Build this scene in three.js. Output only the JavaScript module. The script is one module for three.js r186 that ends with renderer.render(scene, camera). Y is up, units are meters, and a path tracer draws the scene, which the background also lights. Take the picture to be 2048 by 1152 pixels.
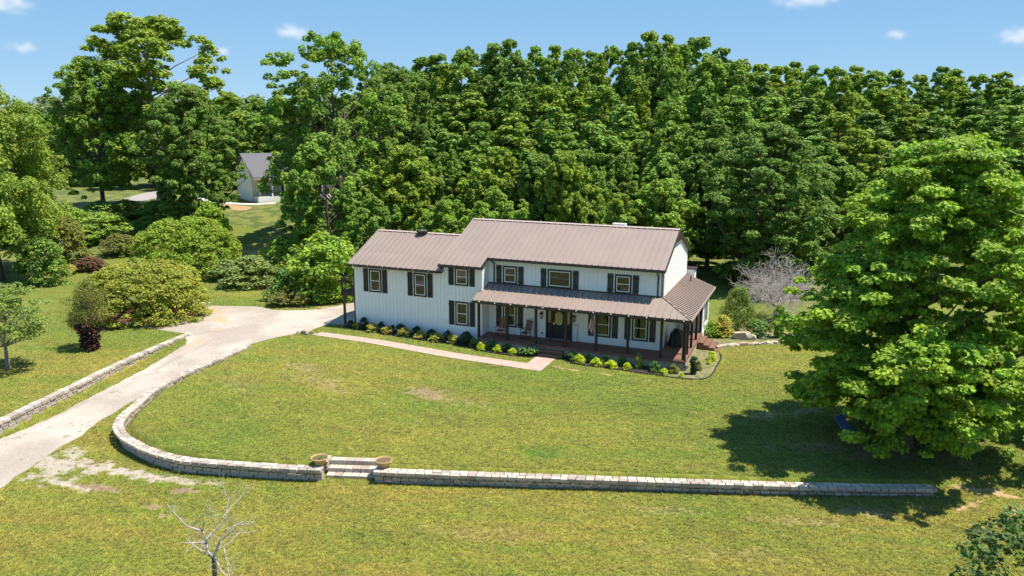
import * as THREE from 'three';
import { mergeGeometries } from 'three/addons/utils/BufferGeometryUtils.js';
import { TessellateModifier } from 'three/addons/modifiers/TessellateModifier.js';
import { ConvexGeometry } from 'three/addons/geometries/ConvexGeometry.js';

// ---------------------------------------------------------------- camera, sky, sun, exposure
const scene = new THREE.Scene();
const camera = new THREE.PerspectiveCamera(41.85, 16 / 9, 0.1, 3000);
camera.rotation.order = 'YXZ';
camera.position.set(8.451, 13.486, 45.874);
camera.rotation.set(-0.205, 0.385, 0.005);
const renderer = new THREE.WebGLRenderer({ antialias: true });
renderer.toneMapping = THREE.LinearToneMapping;
renderer.toneMappingExposure = 1.78;
renderer.shadowMap.enabled = true;
renderer.shadowMap.type = THREE.PCFSoftShadowMap;
const SUN = new THREE.Vector3(0.378, 0.917, -0.124).normalize();
const sun = new THREE.DirectionalLight(new THREE.Color(1, 0.935, 0.81), 4.7);
sun.name = 'sun';
sun.position.copy(SUN).multiplyScalar(150); sun.target.position.set(0, 0, 0);
sun.castShadow = true; sun.shadow.mapSize.set(4096, 4096); sun.shadow.bias = -0.0005;
Object.assign(sun.shadow.camera, { left: -110, right: 80, top: 110, bottom: -80, near: 1, far: 400 });
scene.add(sun, sun.target);

// ---------------------------------------------------------------- random, noise
function rngOf(seed) { let s = seed | 0; return () => { s = (s + 0x6d2b79f5) | 0; let t = Math.imul(s ^ (s >>> 15), 1 | s); t = (t + Math.imul(t ^ (t >>> 7), 61 | t)) ^ t; return ((t ^ (t >>> 14)) >>> 0) / 4294967296; }; }
const LAT = new Float32Array(65536); { const r = rngOf(11); for (let i = 0; i < 65536; i++) LAT[i] = r(); }
function vn(x, y) {                                   // value noise 0..1
  const xi = Math.floor(x), yi = Math.floor(y); let u = x - xi, v = y - yi; u = u * u * (3 - 2 * u); v = v * v * (3 - 2 * v);
  const a = (yi & 255) << 8, b = ((yi + 1) & 255) << 8, c = xi & 255, d = (xi + 1) & 255;
  return (LAT[a + c] * (1 - u) + LAT[a + d] * u) * (1 - v) + (LAT[b + c] * (1 - u) + LAT[b + d] * u) * v;
}
function fbm(x, y, n = 4) { let s = 0, a = 0.5, t = 0; for (let i = 0; i < n; i++) { s += a * vn(x, y); t += a; x = x * 2.03 + 17.3; y = y * 2.03 + 9.1; a *= 0.5; } return s / t; }
const sm = (a, b, x) => { const t = Math.min(1, Math.max(0, (x - a) / (b - a))); return t * t * (3 - 2 * t); };
const lerp = (a, b, t) => a + (b - a) * t;
const mix3 = (a, b, t) => [lerp(a[0], b[0], t), lerp(a[1], b[1], t), lerp(a[2], b[2], t)];
const srgb = (c) => Math.round(255 * Math.min(1, Math.max(0, c <= 0.0031308 ? 12.92 * c : 1.055 * Math.pow(c, 1 / 2.4) - 0.055)));
const lin = (r, g, b) => new THREE.Color().setRGB(r, g, b);

// ---------------------------------------------------------------- sky
{
  const W = 2048, Hh = 1024, data = new Float32Array(W * Hh * 4);
  const clouds = [[-2.229, 0.117, 0.024, 0.010], [-2.315, 0.092, 0.016, 0.006], [-1.602, 0.154, 0.045, 0.012], [-1.504, 0.111, 0.016, 0.006], [-1.385, 0.103, 0.026, 0.011], [-2.523, 0.131, 0.03, 0.012], [-1.36, 0.05, 0.03, 0.016], [-2.512, 0.086, 0.022, 0.006]];
  const r = rngOf(3);
  for (let i = 0; i < 110; i++) { const az = -Math.PI + 2 * Math.PI * r(), el = 0.06 + 0.9 * r() * r(); if (az > -2.65 && az < -1.25 && el < 0.2) continue; const w = 0.02 + 0.06 * r(); clouds.push([az, el, w, w * (0.35 + 0.3 * el)]); }
  for (let y = 0; y < Hh; y++) {
    const el = ((y + 0.5) / Hh - 0.5) * Math.PI;
    const t = Math.max(0, el), k = Math.exp(-t / 0.10), z = Math.exp(-t / 0.55);
    const c = [lerp(0.09, 0.125, z) + 0.185 * k, lerp(0.215, 0.285, z) + 0.165 * k, lerp(0.43, 0.475, z) + 0.075 * k];
    for (let x = 0; x < W; x++) { const o = (y * W + x) * 4; if (el < 0) { data[o] = 0.30; data[o + 1] = 0.36; data[o + 2] = 0.38; } else { data[o] = c[0]; data[o + 1] = c[1]; data[o + 2] = c[2]; } data[o + 3] = 1; }
  }
  for (const [az, el, w, h] of clouds) {
    const x0 = Math.floor(((az - w * 1.6) / (2 * Math.PI) + 0.5) * W), x1 = Math.ceil(((az + w * 1.6) / (2 * Math.PI) + 0.5) * W);
    const y0 = Math.floor(((el - h * 1.8) / Math.PI + 0.5) * Hh), y1 = Math.ceil(((el + h * 1.8) / Math.PI + 0.5) * Hh);
    for (let y = y0; y <= y1; y++) for (let x = x0; x <= x1; x++) {
      const a = ((x + 0.5) / W - 0.5) * 2 * Math.PI, e = ((y + 0.5) / Hh - 0.5) * Math.PI, dx = (a - az) / w, dy = (e - el) / h;
      const n = fbm(a * 140 + 50, e * 240 + 90, 4), d = 1 - (dx * dx + dy * dy) + (n - 0.55) * 1.5, m = sm(0.0, 1.3, d) * 0.75;
      const o = (Math.min(Hh - 1, y) * W + ((x + W) % W)) * 4;
      data[o] = lerp(data[o], 0.54, m); data[o + 1] = lerp(data[o + 1], 0.57, m); data[o + 2] = lerp(data[o + 2], 0.61, m);
    }
  }
  const sky = new THREE.DataTexture(data, W, Hh, THREE.RGBAFormat, THREE.FloatType);
  sky.mapping = THREE.EquirectangularReflectionMapping; sky.magFilter = THREE.LinearFilter; sky.minFilter = THREE.LinearFilter; sky.wrapS = THREE.RepeatWrapping; sky.needsUpdate = true;
  scene.background = sky; scene.environment = sky;
}

// ---------------------------------------------------------------- scene helpers
const taken = new Map();
function numbered(name) { const k = taken.get(name) ?? 0; taken.set(name, k + 1); return k ? name + '_' + String(k).padStart(3, '0') : name; }
function shade(o) { o.traverse((m) => { if (m.isMesh) { m.castShadow = true; m.receiveShadow = true; } }); return o; }
function thing(name, label, category, pos = [0, 0, 0], turn = 0, group) {
  const o = new THREE.Group(); o.name = numbered(name); o.position.set(...pos); o.rotation.y = turn; o.userData = { label, category };
  if (group) o.userData.group = group;
  scene.add(o); return o;
}
function part(name, geo, mat, parent) {
  const g = Array.isArray(geo) ? (geo.length > 1 ? mergeGeometries(geo.map((q) => q.index ? q.toNonIndexed() : q)) : geo[0]) : geo;
  const m = new THREE.Mesh(g, mat); m.name = name; m.castShadow = m.receiveShadow = true; parent.add(m); return m;
}
function struct(name, geo, mat, label) { const m = part(numbered(name), geo, mat, scene); m.userData = { kind: 'structure' }; if (label) m.userData.label = label; return m; }
function wpart(name, geo, mat, parent, holder) {     // geometry given in world metres, parent is (inside) a thing standing at holder.position, unturned
  const m = part(name, geo, mat, parent); m.position.copy(holder.position).negate(); return m;
}
function bx(x0, x1, y0, y1, z0, z1) { const g = new THREE.BoxGeometry(Math.abs(x1 - x0), Math.abs(y1 - y0), Math.abs(z1 - z0)); g.translate((x0 + x1) / 2, (y0 + y1) / 2, (z0 + z1) / 2); return g; }
function prism(pts, off) {                           // planar polygon pushed out by a vector, flat faces
  const n = pts.length, P = [], U = [];
  const tri = (a, b, c) => { for (const q of [a, b, c]) { P.push(q[0], q[1], q[2]); U.push(q[0], q[2]); } };
  const top = pts.map((p) => [p[0] + off[0], p[1] + off[1], p[2] + off[2]]);
  const a = new THREE.Vector3(...pts[0]), b = new THREE.Vector3(...pts[1]), c = new THREE.Vector3(...pts[2]);
  const flip = b.clone().sub(a).cross(c.clone().sub(a)).dot(new THREE.Vector3(...off)) < 0;
  const T = flip ? (p, q, r) => tri(p, r, q) : tri;
  for (let i = 1; i < n - 1; i++) { T(top[0], top[i], top[i + 1]); T(pts[0], pts[i + 1], pts[i]); }
  for (let i = 0; i < n; i++) { const j = (i + 1) % n; T(pts[i], pts[j], top[j]); T(pts[i], top[j], top[i]); }
  const g = new THREE.BufferGeometry(); g.setAttribute('position', new THREE.Float32BufferAttribute(P, 3)); g.setAttribute('uv', new THREE.Float32BufferAttribute(U, 2)); g.computeVertexNormals();
  // three's box faces carry normal before uv; merge needs the same set only
  return g;
}
function tube(points, radii, sides = 6, cap = false) {   // tapered tube through points
  const P = [], N = [], U = [], I = [], n = points.length, t = new THREE.Vector3(), u = new THREE.Vector3(), v = new THREE.Vector3();
  let ref = new THREE.Vector3(0.31, 0.2, 0.93);
  for (let i = 0; i < n; i++) {
    t.copy(points[Math.min(n - 1, i + 1)]).sub(points[Math.max(0, i - 1)]).normalize();
    u.copy(ref).addScaledVector(t, -ref.dot(t)); if (u.lengthSq() < 1e-4) u.set(1, 0, 0).addScaledVector(t, -t.x); u.normalize(); ref = u.clone(); v.crossVectors(t, u);
    for (let k = 0; k <= sides; k++) { const a = k / sides * 2 * Math.PI, c = Math.cos(a), s = Math.sin(a); const nx = u.x * c + v.x * s, ny = u.y * c + v.y * s, nz = u.z * c + v.z * s; P.push(points[i].x + nx * radii[i], points[i].y + ny * radii[i], points[i].z + nz * radii[i]); N.push(nx, ny, nz); U.push(k / sides, i * 0.5); }
  }
  const w = sides + 1;
  for (let i = 0; i < n - 1; i++) for (let k = 0; k < sides; k++) { const a = i * w + k; I.push(a, a + 1, a + w, a + 1, a + w + 1, a + w); }
  if (cap) for (const [row, s] of [[0, -1], [n - 1, 1]]) for (let k = 1; k < sides - 1; k++) { const a = row * w; s > 0 ? I.push(a, a + k, a + k + 1) : I.push(a, a + k + 1, a + k); }
  const g = new THREE.BufferGeometry(); g.setAttribute('position', new THREE.Float32BufferAttribute(P, 3)); g.setAttribute('normal', new THREE.Float32BufferAttribute(N, 3)); g.setAttribute('uv', new THREE.Float32BufferAttribute(U, 2)); g.setIndex(I); return g;
}
const V = (x, y, z) => new THREE.Vector3(x, y, z);
const bar = (a, b, r, sides = 6) => tube([V(...a), V(...b)], [r, r], sides, true);

// ---------------------------------------------------------------- textures and materials
function dataTex(W, Hh, f, colour = true) {          // f(i, j, u, v) -> [r, g, b] linear for colours, or one grey value
  const d = new Uint8Array(W * Hh * 4);
  for (let j = 0; j < Hh; j++) for (let i = 0; i < W; i++) { const c = f(i, j, (i + 0.5) / W, (j + 0.5) / Hh), o = (j * W + i) * 4; if (colour) { d[o] = srgb(c[0]); d[o + 1] = srgb(c[1]); d[o + 2] = srgb(c[2]); } else d[o] = d[o + 1] = d[o + 2] = Math.round(255 * Math.min(1, Math.max(0, c))); d[o + 3] = 255; }
  const t = new THREE.DataTexture(d, W, Hh); t.magFilter = THREE.LinearFilter; t.minFilter = THREE.LinearMipmapLinearFilter; t.generateMipmaps = true; t.wrapS = t.wrapT = THREE.RepeatWrapping; if (colour) t.colorSpace = THREE.SRGBColorSpace; t.needsUpdate = true; return t;
}
const std = (c, rough = 0.8, extra = {}) => new THREE.MeshStandardMaterial({ color: lin(...c), roughness: rough, metalness: 0, ...extra });
const phys = (c, rough, extra = {}) => new THREE.MeshPhysicalMaterial({ color: lin(...c), roughness: rough, ...extra });
const grain = dataTex(256, 256, (i, j, u, v) => { const n = 0.88 + 0.20 * (vn(i / 2.1, j / 2.1) - 0.5) + 0.20 * (fbm(i / 40, j / 40) - 0.5); return [n, n, n]; });
const grainT = (rx, ry) => { const t = grain.clone(); t.repeat.set(rx, ry); t.needsUpdate = true; return t; };
const M = {
  white: std([0.80, 0.80, 0.79], 0.65),
  whiteTrim: std([0.76, 0.76, 0.74], 0.5),
  dark: std([0.014, 0.012, 0.012], 0.55),
  darkBrown: std([0.045, 0.030, 0.026], 0.45),
  roof: std([0.315, 0.243, 0.208], 0.45, { metalness: 0.1, map: dataTex(256, 256, (i, j) => { const n = 0.93 + 0.16 * (fbm(i / 30, j / 30, 3) - 0.5); return [n, n, n]; }) }),
  roofCap: std([0.29, 0.20, 0.175], 0.42, { metalness: 0.15 }),
  rake: std([0.42, 0.33, 0.29], 0.5),
  pane: phys([0.025, 0.028, 0.022], 0.04, { ior: 1.7 }),
  doorGlass: phys([0.26, 0.25, 0.12], 0.16, { ior: 1.8 }),
  porchFloor: std([0.20, 0.098, 0.066], 0.75, { map: grainT(0.5, 0.5) }),
  stepSide: std([0.16, 0.085, 0.055], 0.8, { map: grainT(0.6, 0.6) }),
  stone: [[0.52, 0.43, 0.365], [0.41, 0.335, 0.285], [0.58, 0.49, 0.42], [0.47, 0.405, 0.36], [0.54, 0.43, 0.345], [0.36, 0.295, 0.25]].map((c) => std(c, 0.92, { map: grainT(1.6, 1.6) })),
  fieldStone: [[0.46, 0.38, 0.28], [0.36, 0.30, 0.24], [0.52, 0.44, 0.33], [0.42, 0.33, 0.23]].map((c) => std(c, 0.92, { map: grainT(1.6, 1.6) })),
  mortar: std([0.30, 0.28, 0.26], 0.95),
  terracotta: std([0.46, 0.32, 0.13], 0.85, { map: grainT(3, 3) }),
  soil: std([0.13, 0.085, 0.05], 1),
  mulch: std([0.045, 0.032, 0.026], 1, { map: dataTex(512, 512, (i, j) => { const n = 0.35 + 1.1 * Math.pow(vn(i / 3 + 0.4 * vn(i / 9, j / 9), j / 2.2), 2) + 0.5 * fbm(i / 60, j / 60); return [n * 0.8, n * 0.74, n * 0.68]; }) }),
  chairWood: std([0.17, 0.065, 0.035], 0.55),
  bark: std([0.12, 0.095, 0.075], 0.95, { map: dataTex(128, 256, (i, j) => { const n = 0.45 + 0.8 * fbm(i / 4, j / 28, 3); return [n, n, n]; }) }),
  barkPale: std([0.30, 0.27, 0.24], 0.95, { map: dataTex(128, 256, (i, j) => { const n = 0.5 + 0.6 * fbm(i / 5, j / 22, 3); return [n, n, n]; }) }),
  deadWood: std([0.52, 0.47, 0.42], 0.9, { map: dataTex(128, 256, (i, j) => { const n = 0.45 + 0.75 * fbm(i / 7 + 9, j / 14, 4); return [n, n * 0.97, n * 0.94]; }) }),
  twig: std([0.50, 0.44, 0.42], 0.9),
  brass: std([0.10, 0.08, 0.06], 0.35, { metalness: 0.8 }),
  chrome: std([0.75, 0.74, 0.7], 0.25, { metalness: 0.9 }),
  bulb: phys([0.85, 0.83, 0.75], 0.2),
  shingle: std([0.13, 0.13, 0.15], 0.9, { map: dataTex(256, 256, (i, j) => { const row = Math.floor(j / 10), n = 0.75 + 0.5 * LAT[(row * 37 + Math.floor((i + row * 13) / 20) * 91) & 65535] + (j % 10 < 2 ? -0.2 : 0); return [n, n, n]; }) }),
  rawWood: std([0.40, 0.22, 0.10], 0.7),
  black: std([0.012, 0.012, 0.013], 0.6),
  blue: std([0.05, 0.16, 0.48], 0.6),
  greenBox: std([0.25, 0.30, 0.28], 0.6),
};
function leafMat(c, t = 0.45) { return new THREE.MeshPhysicalMaterial({ color: lin(...c), roughness: 0.85, transmission: t, thickness: 0, vertexColors: true, side: THREE.DoubleSide, specularIntensity: 0.6 }); }
const L = {
  maple: leafMat([0.275, 0.43, 0.016]), forest: leafMat([0.225, 0.365, 0.028]), forestB: leafMat([0.275, 0.385, 0.018]), forestC: leafMat([0.185, 0.305, 0.030]), lime: leafMat([0.265, 0.405, 0.024]),
  deep: leafMat([0.155, 0.265, 0.017]), feather: leafMat([0.278, 0.385, 0.034]), golden: leafMat([0.476, 0.440, 0.055]), gold2: leafMat([0.34, 0.37, 0.028]), acid: leafMat([0.567, 0.660, 0.009]), bedDark: leafMat([0.040, 0.090, 0.016]), bedMid: leafMat([0.125, 0.259, 0.029]),
  red: leafMat([0.085, 0.024, 0.024]), flower: leafMat([0.62, 0.06, 0.04]), brown: leafMat([0.17, 0.065, 0.03]), olive: leafMat([0.227, 0.248, 0.031]), sage: leafMat([0.244, 0.325, 0.050]), bronze: leafMat([0.210, 0.220, 0.024]), hill: leafMat([0.170, 0.235, 0.060]),
};

// ---------------------------------------------------------------- terrain
const W1 = [[-25.37, 8.04], [-24.97, 11.02], [-24.65, 14.25], [-23.96, 17.17], [-22.98, 19.07], [-22.30, 20.44], [-21.55, 21.35], [-20.40, 22.09], [-19.29, 22.50], [-18.24, 22.76], [-17.06, 22.88], [-16.0, 22.82], [-15.0, 22.55], [-13.71, 22.15], [-12.26, 21.72], [-10.24, 21.08]];
const W1b = [[-8.12, 20.37], [-5.11, 19.42], [-0.07, 17.75], [4.83, 16.13], [7.88, 15.10], [10.89, 14.01], [13.71, 12.93]];
const W2 = [[-31.11, 7.21], [-30.45, 10.99], [-29.55, 14.97], [-28.65, 18.06], [-27.85, 21.07], [-27.18, 23.48], [-26.3, 28], [-25.0, 36]];
const U1 = [...W1, [-10.60, 20.00], [-8.48, 19.29], ...W1b, [24, 9], [60, -4], [60, -60], [-25.6, -60]];
const U2 = [...W2, [-25, 60], [-120, 60], [-120, -60], [-31.2, -60]];
function signedDist(poly, x, z) {                    // negative inside
  let d = 1e9, ins = false;
  for (let i = 0, j = poly.length - 1; i < poly.length; j = i++) {
    const [ax, az] = poly[j], [bx_, bz] = poly[i], ex = bx_ - ax, ez = bz - az, t = Math.min(1, Math.max(0, ((x - ax) * ex + (z - az) * ez) / (ex * ex + ez * ez)));
    const dx = x - ax - t * ex, dz = z - az - t * ez; d = Math.min(d, dx * dx + dz * dz);
    if ((az > z) !== (bz > z) && x < ax + (z - az) / (bz - az) * ex) ins = !ins;
  }
  return ins ? -Math.sqrt(d) : Math.sqrt(d);
}
const yBase = (x) => -0.6 + 0.22 * sm(11, 20, -x);
const drop = (z) => 0.45 * sm(5, 16, z) + 0.02 * Math.max(0, z - 16);
function H(x, z) {
  const r = Math.hypot(x - 8.45, z - 45.87);
  let h = yBase(x) + 3.6 * sm(80, 112, r) + 22 * sm(220, 600, r) + (r > 75 ? 0.5 * sm(75, 95, r) * (fbm(x / 14, z / 14, 2) - 0.5) : 0);
  const d = drop(z);
  if (d > 0.001) {
    const w = x > 13 ? 0.06 + (x - 13) * 0.5 : 0.06;
    let m = sm(-w, w, signedDist(U1, x, z) + 0.2);
    if (m > 0 && x < -10) m = Math.min(m, sm(-0.06, 0.06, signedDist(U2, x, z) + 0.2));
    h -= d * m;
  }
  return h;
}
let groundColour; const noGrass = [];
const GX0 = -62, GX1 = 28, GZ0 = -28, GZ1 = 36;      // extent of the detailed ground map
{
  const xs = [], zs = [];
  for (const x of [-1500, -900, -600, -420, -300, -230, -180, -140, -115]) xs.push(x); for (let x = -100; x < -46; x += 2) xs.push(x); for (let x = -46; x < 28; x += 0.25) xs.push(x); for (let x = 28; x <= 60; x += 2) xs.push(x); for (const x of [80, 110, 150, 220, 320, 500, 800, 1300]) xs.push(x);
  for (const z of [-1600, -1000, -700, -500, -350, -260, -200, -160, -130]) zs.push(z); for (let z = -110; z < -10; z += 2) zs.push(z); for (let z = -10; z < 32; z += 0.25) zs.push(z); for (let z = 32; z <= 60; z += 2) zs.push(z); for (const z of [80, 120, 200, 400]) zs.push(z);
  const mk = (keep) => {
    const P = [], U = [], id = new Map(), I = [], nz = zs.length;
    const at = (i, j) => { const k = i * nz + j; if (!id.has(k)) { id.set(k, P.length / 3); P.push(xs[i], H(xs[i], zs[j]), zs[j]); U.push((xs[i] - GX0) / (GX1 - GX0), (zs[j] - GZ0) / (GZ1 - GZ0)); } return id.get(k); };
    for (let i = 0; i < xs.length - 1; i++) for (let j = 0; j < nz - 1; j++) { const cx = (xs[i] + xs[i + 1]) / 2, cz = (zs[j] + zs[j + 1]) / 2; if (!keep(cx, cz)) continue; const a = at(i, j), b = at(i + 1, j), c = at(i, j + 1), d = at(i + 1, j + 1); I.push(a, c, b, b, c, d); }
    const g = new THREE.BufferGeometry(); g.setAttribute('position', new THREE.Float32BufferAttribute(P, 3)); g.setAttribute('uv', new THREE.Float32BufferAttribute(U, 2)); g.setIndex(I); g.computeVertexNormals(); return g;
  };
  const near = (x, z) => x > GX0 && x < GX1 && z > GZ0 && z < GZ1;
  // bare and thin patches of the lawn: x, z, half length, half width, turn, kind (0 thin brown, 1 bare clay, 2 gravel, 3 lush), strength
  const patches = [[-10.7, 11.2, 1.5, 0.9, 0.2, 0, 0.8], [-8.6, 11.6, 2.4, 0.8, 0.1, 0, 0.42], [-16.9, 12.2, 2.6, 1.1, 0.3, 0, 0.5], [-19.5, 10.5, 2.2, 0.9, 0.4, 0, 0.5], [-20.5, 14.5, 2.2, 1, 0.6, 0, 0.35], [-2.2, 16.2, 1.1, 0.7, 0.1, 3, 0.8], [7.0, 7.4, 1.6, 0.7, -0.5, 1, 0.55], [8.6, 6.1, 1.6, 0.5, -0.6, 0, 0.6], [9.5, 10.6, 2.2, 0.8, -0.3, 0, 0.6], [12.2, 10.4, 2.6, 0.6, -0.35, 0, 0.7],
    [-20.2, 24.3, 1.9, 0.55, -0.05, 2, 1], [-17.9, 24.15, 1.9, 0.42, -0.1, 2, 0.95], [-16.0, 23.8, 1.6, 0.32, -0.25, 2, 0.75], [-14.4, 23.35, 1.0, 0.22, -0.3, 2, 0.6], [-18.2, 25.6, 1.5, 0.36, -0.12, 0, 1], [-19.6, 25.9, 1.4, 0.3, 0.05, 2, 0.95], [-14.9, 24.3, 0.75, 0.3, -0.4, 0, 1], [-15.0, 25.8, 0.7, 0.28, -0.2, 0, 0.9], [-14.0, 26.1, 0.5, 0.25, -0.2, 0, 0.8], [-21.5, 25.0, 1.9, 1.1, 0.5, 2, 0.9], [-21.9, 23.6, 0.9, 0.5, 0.7, 2, 0.7],
    [15.4, 12.25, 0.75, 0.33, -0.3, 1, 1], [16.3, 12.25, 0.7, 0.2, 0.15, 1, 1], [15.1, 13.4, 0.85, 0.16, -0.85, 1, 0.9], [16.9, 13.3, 0.55, 0.35, -0.2, 1, 0.9], [15.7, 8.0, 0.5, 1.6, 0.1, 1, 0.55], [15.3, 10.4, 0.35, 0.9, 0.1, 1, 0.6], [11.0, 15.6, 1.4, 0.4, -0.3, 0, 0.7], [8.8, 17.2, 2.0, 0.5, -0.3, 0, 0.5], [3.5, 18.4, 1.7, 0.4, -0.3, 0, 0.45], [6.5, 20.5, 3.0, 0.7, -0.3, 0, 0.35], [-2.0, 22.5, 2.6, 0.7, -0.3, 0, 0.35],
    [-4.4, 4.15, 1.4, 0.16, 0.0, 1, 0.95], [-2.3, 4.2, 0.9, 0.14, 0.06, 1, 0.8], [0.2, 4.25, 0.7, 0.13, 0.08, 1, 0.55], [-8.6, 4.05, 1.4, 0.14, 0.0, 1, 0.8], [-5.6, 4.0, 0.6, 0.3, 0.4, 1, 0.7], [-36.2, 3.6, 3.0, 0.8, 0.9, 1, 0.9], [-34.9, 1.8, 1.6, 0.8, 0.9, 1, 0.7], [-25.0, -1.2, 1.8, 0.5, -0.4, 1, 0.8], [-27.3, -3.0, 1.2, 0.5, -0.3, 1, 0.8], [-29.5, -1.8, 0.8, 0.4, 0, 1, 0.9], [-25.0, 4.6, 0.7, 0.3, 0.9, 1, 0.8], [-46, -19, 6, 3, 0.4, 1, 0.8], [-38, 15, 4, 1.5, 0.4, 0, 0.25]];
  const gW = 2048, gH = 1456;
  groundColour = (i, j, u, v) => {
    const x = GX0 + u * (GX1 - GX0), z = GZ0 + v * (GZ1 - GZ0); let bare = 0;
    const big = fbm(x / 9 + 3, z / 7 + 8, 3), mid = fbm(x / 1.9 + 30, z / 1.3 + 11, 4), str = fbm((x * 0.94 + z * 0.34) / 1.15, (z * 0.94 - x * 0.34) / 0.20, 3), fine = vn(i * 0.83 + 5, j * 0.83), f2 = vn(i * 0.31, j * 0.40 + 77);
    let c = mix3([0.125, 0.175, 0.018], [0.200, 0.215, 0.034], sm(0.30, 0.72, 0.55 * big + 0.45 * mid));
    const outer = z > 12 && signedDist(U1, x, z) > 0, al = x * 0.948 - z * 0.317, ac = x * 0.317 + z * 0.948, mow = fbm(al / 5.5 + 7, ac / 0.75, 3), dry = fbm(al / 7 + 40, ac / 2.6 + 3, 4);
    c = mix3(c, [0.222, 0.208, 0.040], (outer ? 0.8 : 0.4) * sm(outer ? 0.34 : 0.46, outer ? 0.66 : 0.74, dry)); c = mix3(c, [0.105, 0.165, 0.014], 0.5 * sm(0.50, 0.72, mow));
    c = mix3(c, [0.085, 0.140, 0.014], 0.75 * sm(0.58, 0.80, mid * 0.6 + 0.4 * f2));
    c = mix3(c, [0.285, 0.250, 0.085], 0.55 * sm(0.62, 0.86, 0.5 * str + 0.5 * fbm(x / 0.7 + 80, z / 0.5, 3)));
    let k = 0.60 + 0.24 * str + 0.24 * mow + 0.44 * (fine - 0.5) + 0.40 * (f2 - 0.5);
    if (x < -40 || z < -9) c = mix3(c, [0.10, 0.15, 0.02], 0.5);
    c = [c[0] * 1.24, c[1] * 1.12, c[2] * 0.86];
    for (const [px, pz, a, b, t, kind, s] of patches) {
      const dx = x - px, dz = z - pz; if (Math.abs(dx) > a * 1.8 + 1 || Math.abs(dz) > a * 1.8 + 1) continue;
      const cs = Math.cos(t), sn = Math.sin(t), p = (dx * cs + dz * sn) / a, q = (-dx * sn + dz * cs) / b, n = fbm(x * 2.4 + px, z * 3.1, 4), d = 1.15 - Math.sqrt(p * p + q * q) + (n - 0.5) * 2.0, m = s * sm(0.1, 0.75, d) * sm(0.15, 0.6, fine * 0.55 + f2 * 0.35 + 0.25 - (1 - s) * 0.5);
      const to = [[0.29, 0.20, 0.115], [0.50, 0.33, 0.17], [0.47, 0.40, 0.33], [0.10, 0.19, 0.012]][kind]; c = mix3(c, to, m); if (kind < 3) bare = Math.max(bare, m); if (kind) k = lerp(k, 0.82 + 0.3 * (fine - 0.5) + 0.2 * (f2 - 0.5), m);
    }
    return [c[0] * k, c[1] * k, c[2] * k, bare];
  };
  const map = dataTex(gW, gH, groundColour);
  const bump = dataTex(512, 512, (i, j) => 0.5 * vn(i / 1.7, j / 1.7) + 0.3 * vn(i / 5 + 60, j / 4) + 0.35 * fbm(i / 22, j / 22, 3), false);
  bump.repeat.set(20, 14);
  struct('lawn', mk(near), std([1, 1, 1], 0.95, { map, bumpMap: bump, bumpScale: 0.05 }));
  const far = dataTex(512, 512, (i, j) => { const n = fbm(i / 32, j / 32, 5), f = vn(i / 1.5, j / 1.5); const c = mix3([0.07, 0.105, 0.018], [0.165, 0.175, 0.035], sm(0.35, 0.65, n)), k = 0.75 + 0.5 * (f - 0.5) + 0.25; return [c[0] * k, c[1] * k, c[2] * k]; });
  far.repeat.set(5, 4);
  struct('ground', mk((x, z) => !near(x, z)), std([1, 1, 1], 0.95, { map: far, bumpMap: bump, bumpScale: 0.05 }));
}
function drape(outline, step, lift, rough = 0, seed = 1, uvScale = 1) {
  noGrass.push(outline);     // a sheet with that outline laid on the terrain
  const r = rngOf(seed), pts = [];
  for (let i = 0; i < outline.length; i++) {
    const a = outline[i], b = outline[(i + 1) % outline.length], n = Math.max(1, Math.round(Math.hypot(b[0] - a[0], b[1] - a[1]) / step));
    for (let k = 0; k < n; k++) { const t = k / n, j = k && rough ? rough * (2 * fbm((a[0] + (b[0] - a[0]) * t) * 1.3 + seed, (a[1] + (b[1] - a[1]) * t) * 1.3, 3) - 1 + 0.5 * (r() - 0.5)) : 0, nx = b[1] - a[1], nz = a[0] - b[0], l = Math.hypot(nx, nz); pts.push(new THREE.Vector2(lerp(a[0], b[0], t) + nx / l * j, lerp(a[1], b[1], t) + nz / l * j)); }
  }
  let g = new THREE.ShapeGeometry(new THREE.Shape(pts)); g.deleteAttribute('normal'); g = g.toNonIndexed();
  g = new TessellateModifier(0.9, 12).modify(g);
  const p = g.attributes.position, uv = [], P = [];
  for (let i = 0; i < p.count; i += 3) { const c = [0, 1, 2].map((k) => [p.getX(i + k), p.getY(i + k)]); const up = (c[1][0] - c[0][0]) * (c[2][1] - c[0][1]) - (c[1][1] - c[0][1]) * (c[2][0] - c[0][0]) < 0; for (const k of up ? [0, 1, 2] : [0, 2, 1]) { const [x, z] = c[k]; P.push(x, H(x, z) + lift, z); uv.push(x * uvScale, z * uvScale); } }
  const o = new THREE.BufferGeometry(); o.setAttribute('position', new THREE.Float32BufferAttribute(P, 3)); o.setAttribute('uv', new THREE.Float32BufferAttribute(uv, 2)); o.computeVertexNormals(); return o;
}
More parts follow.
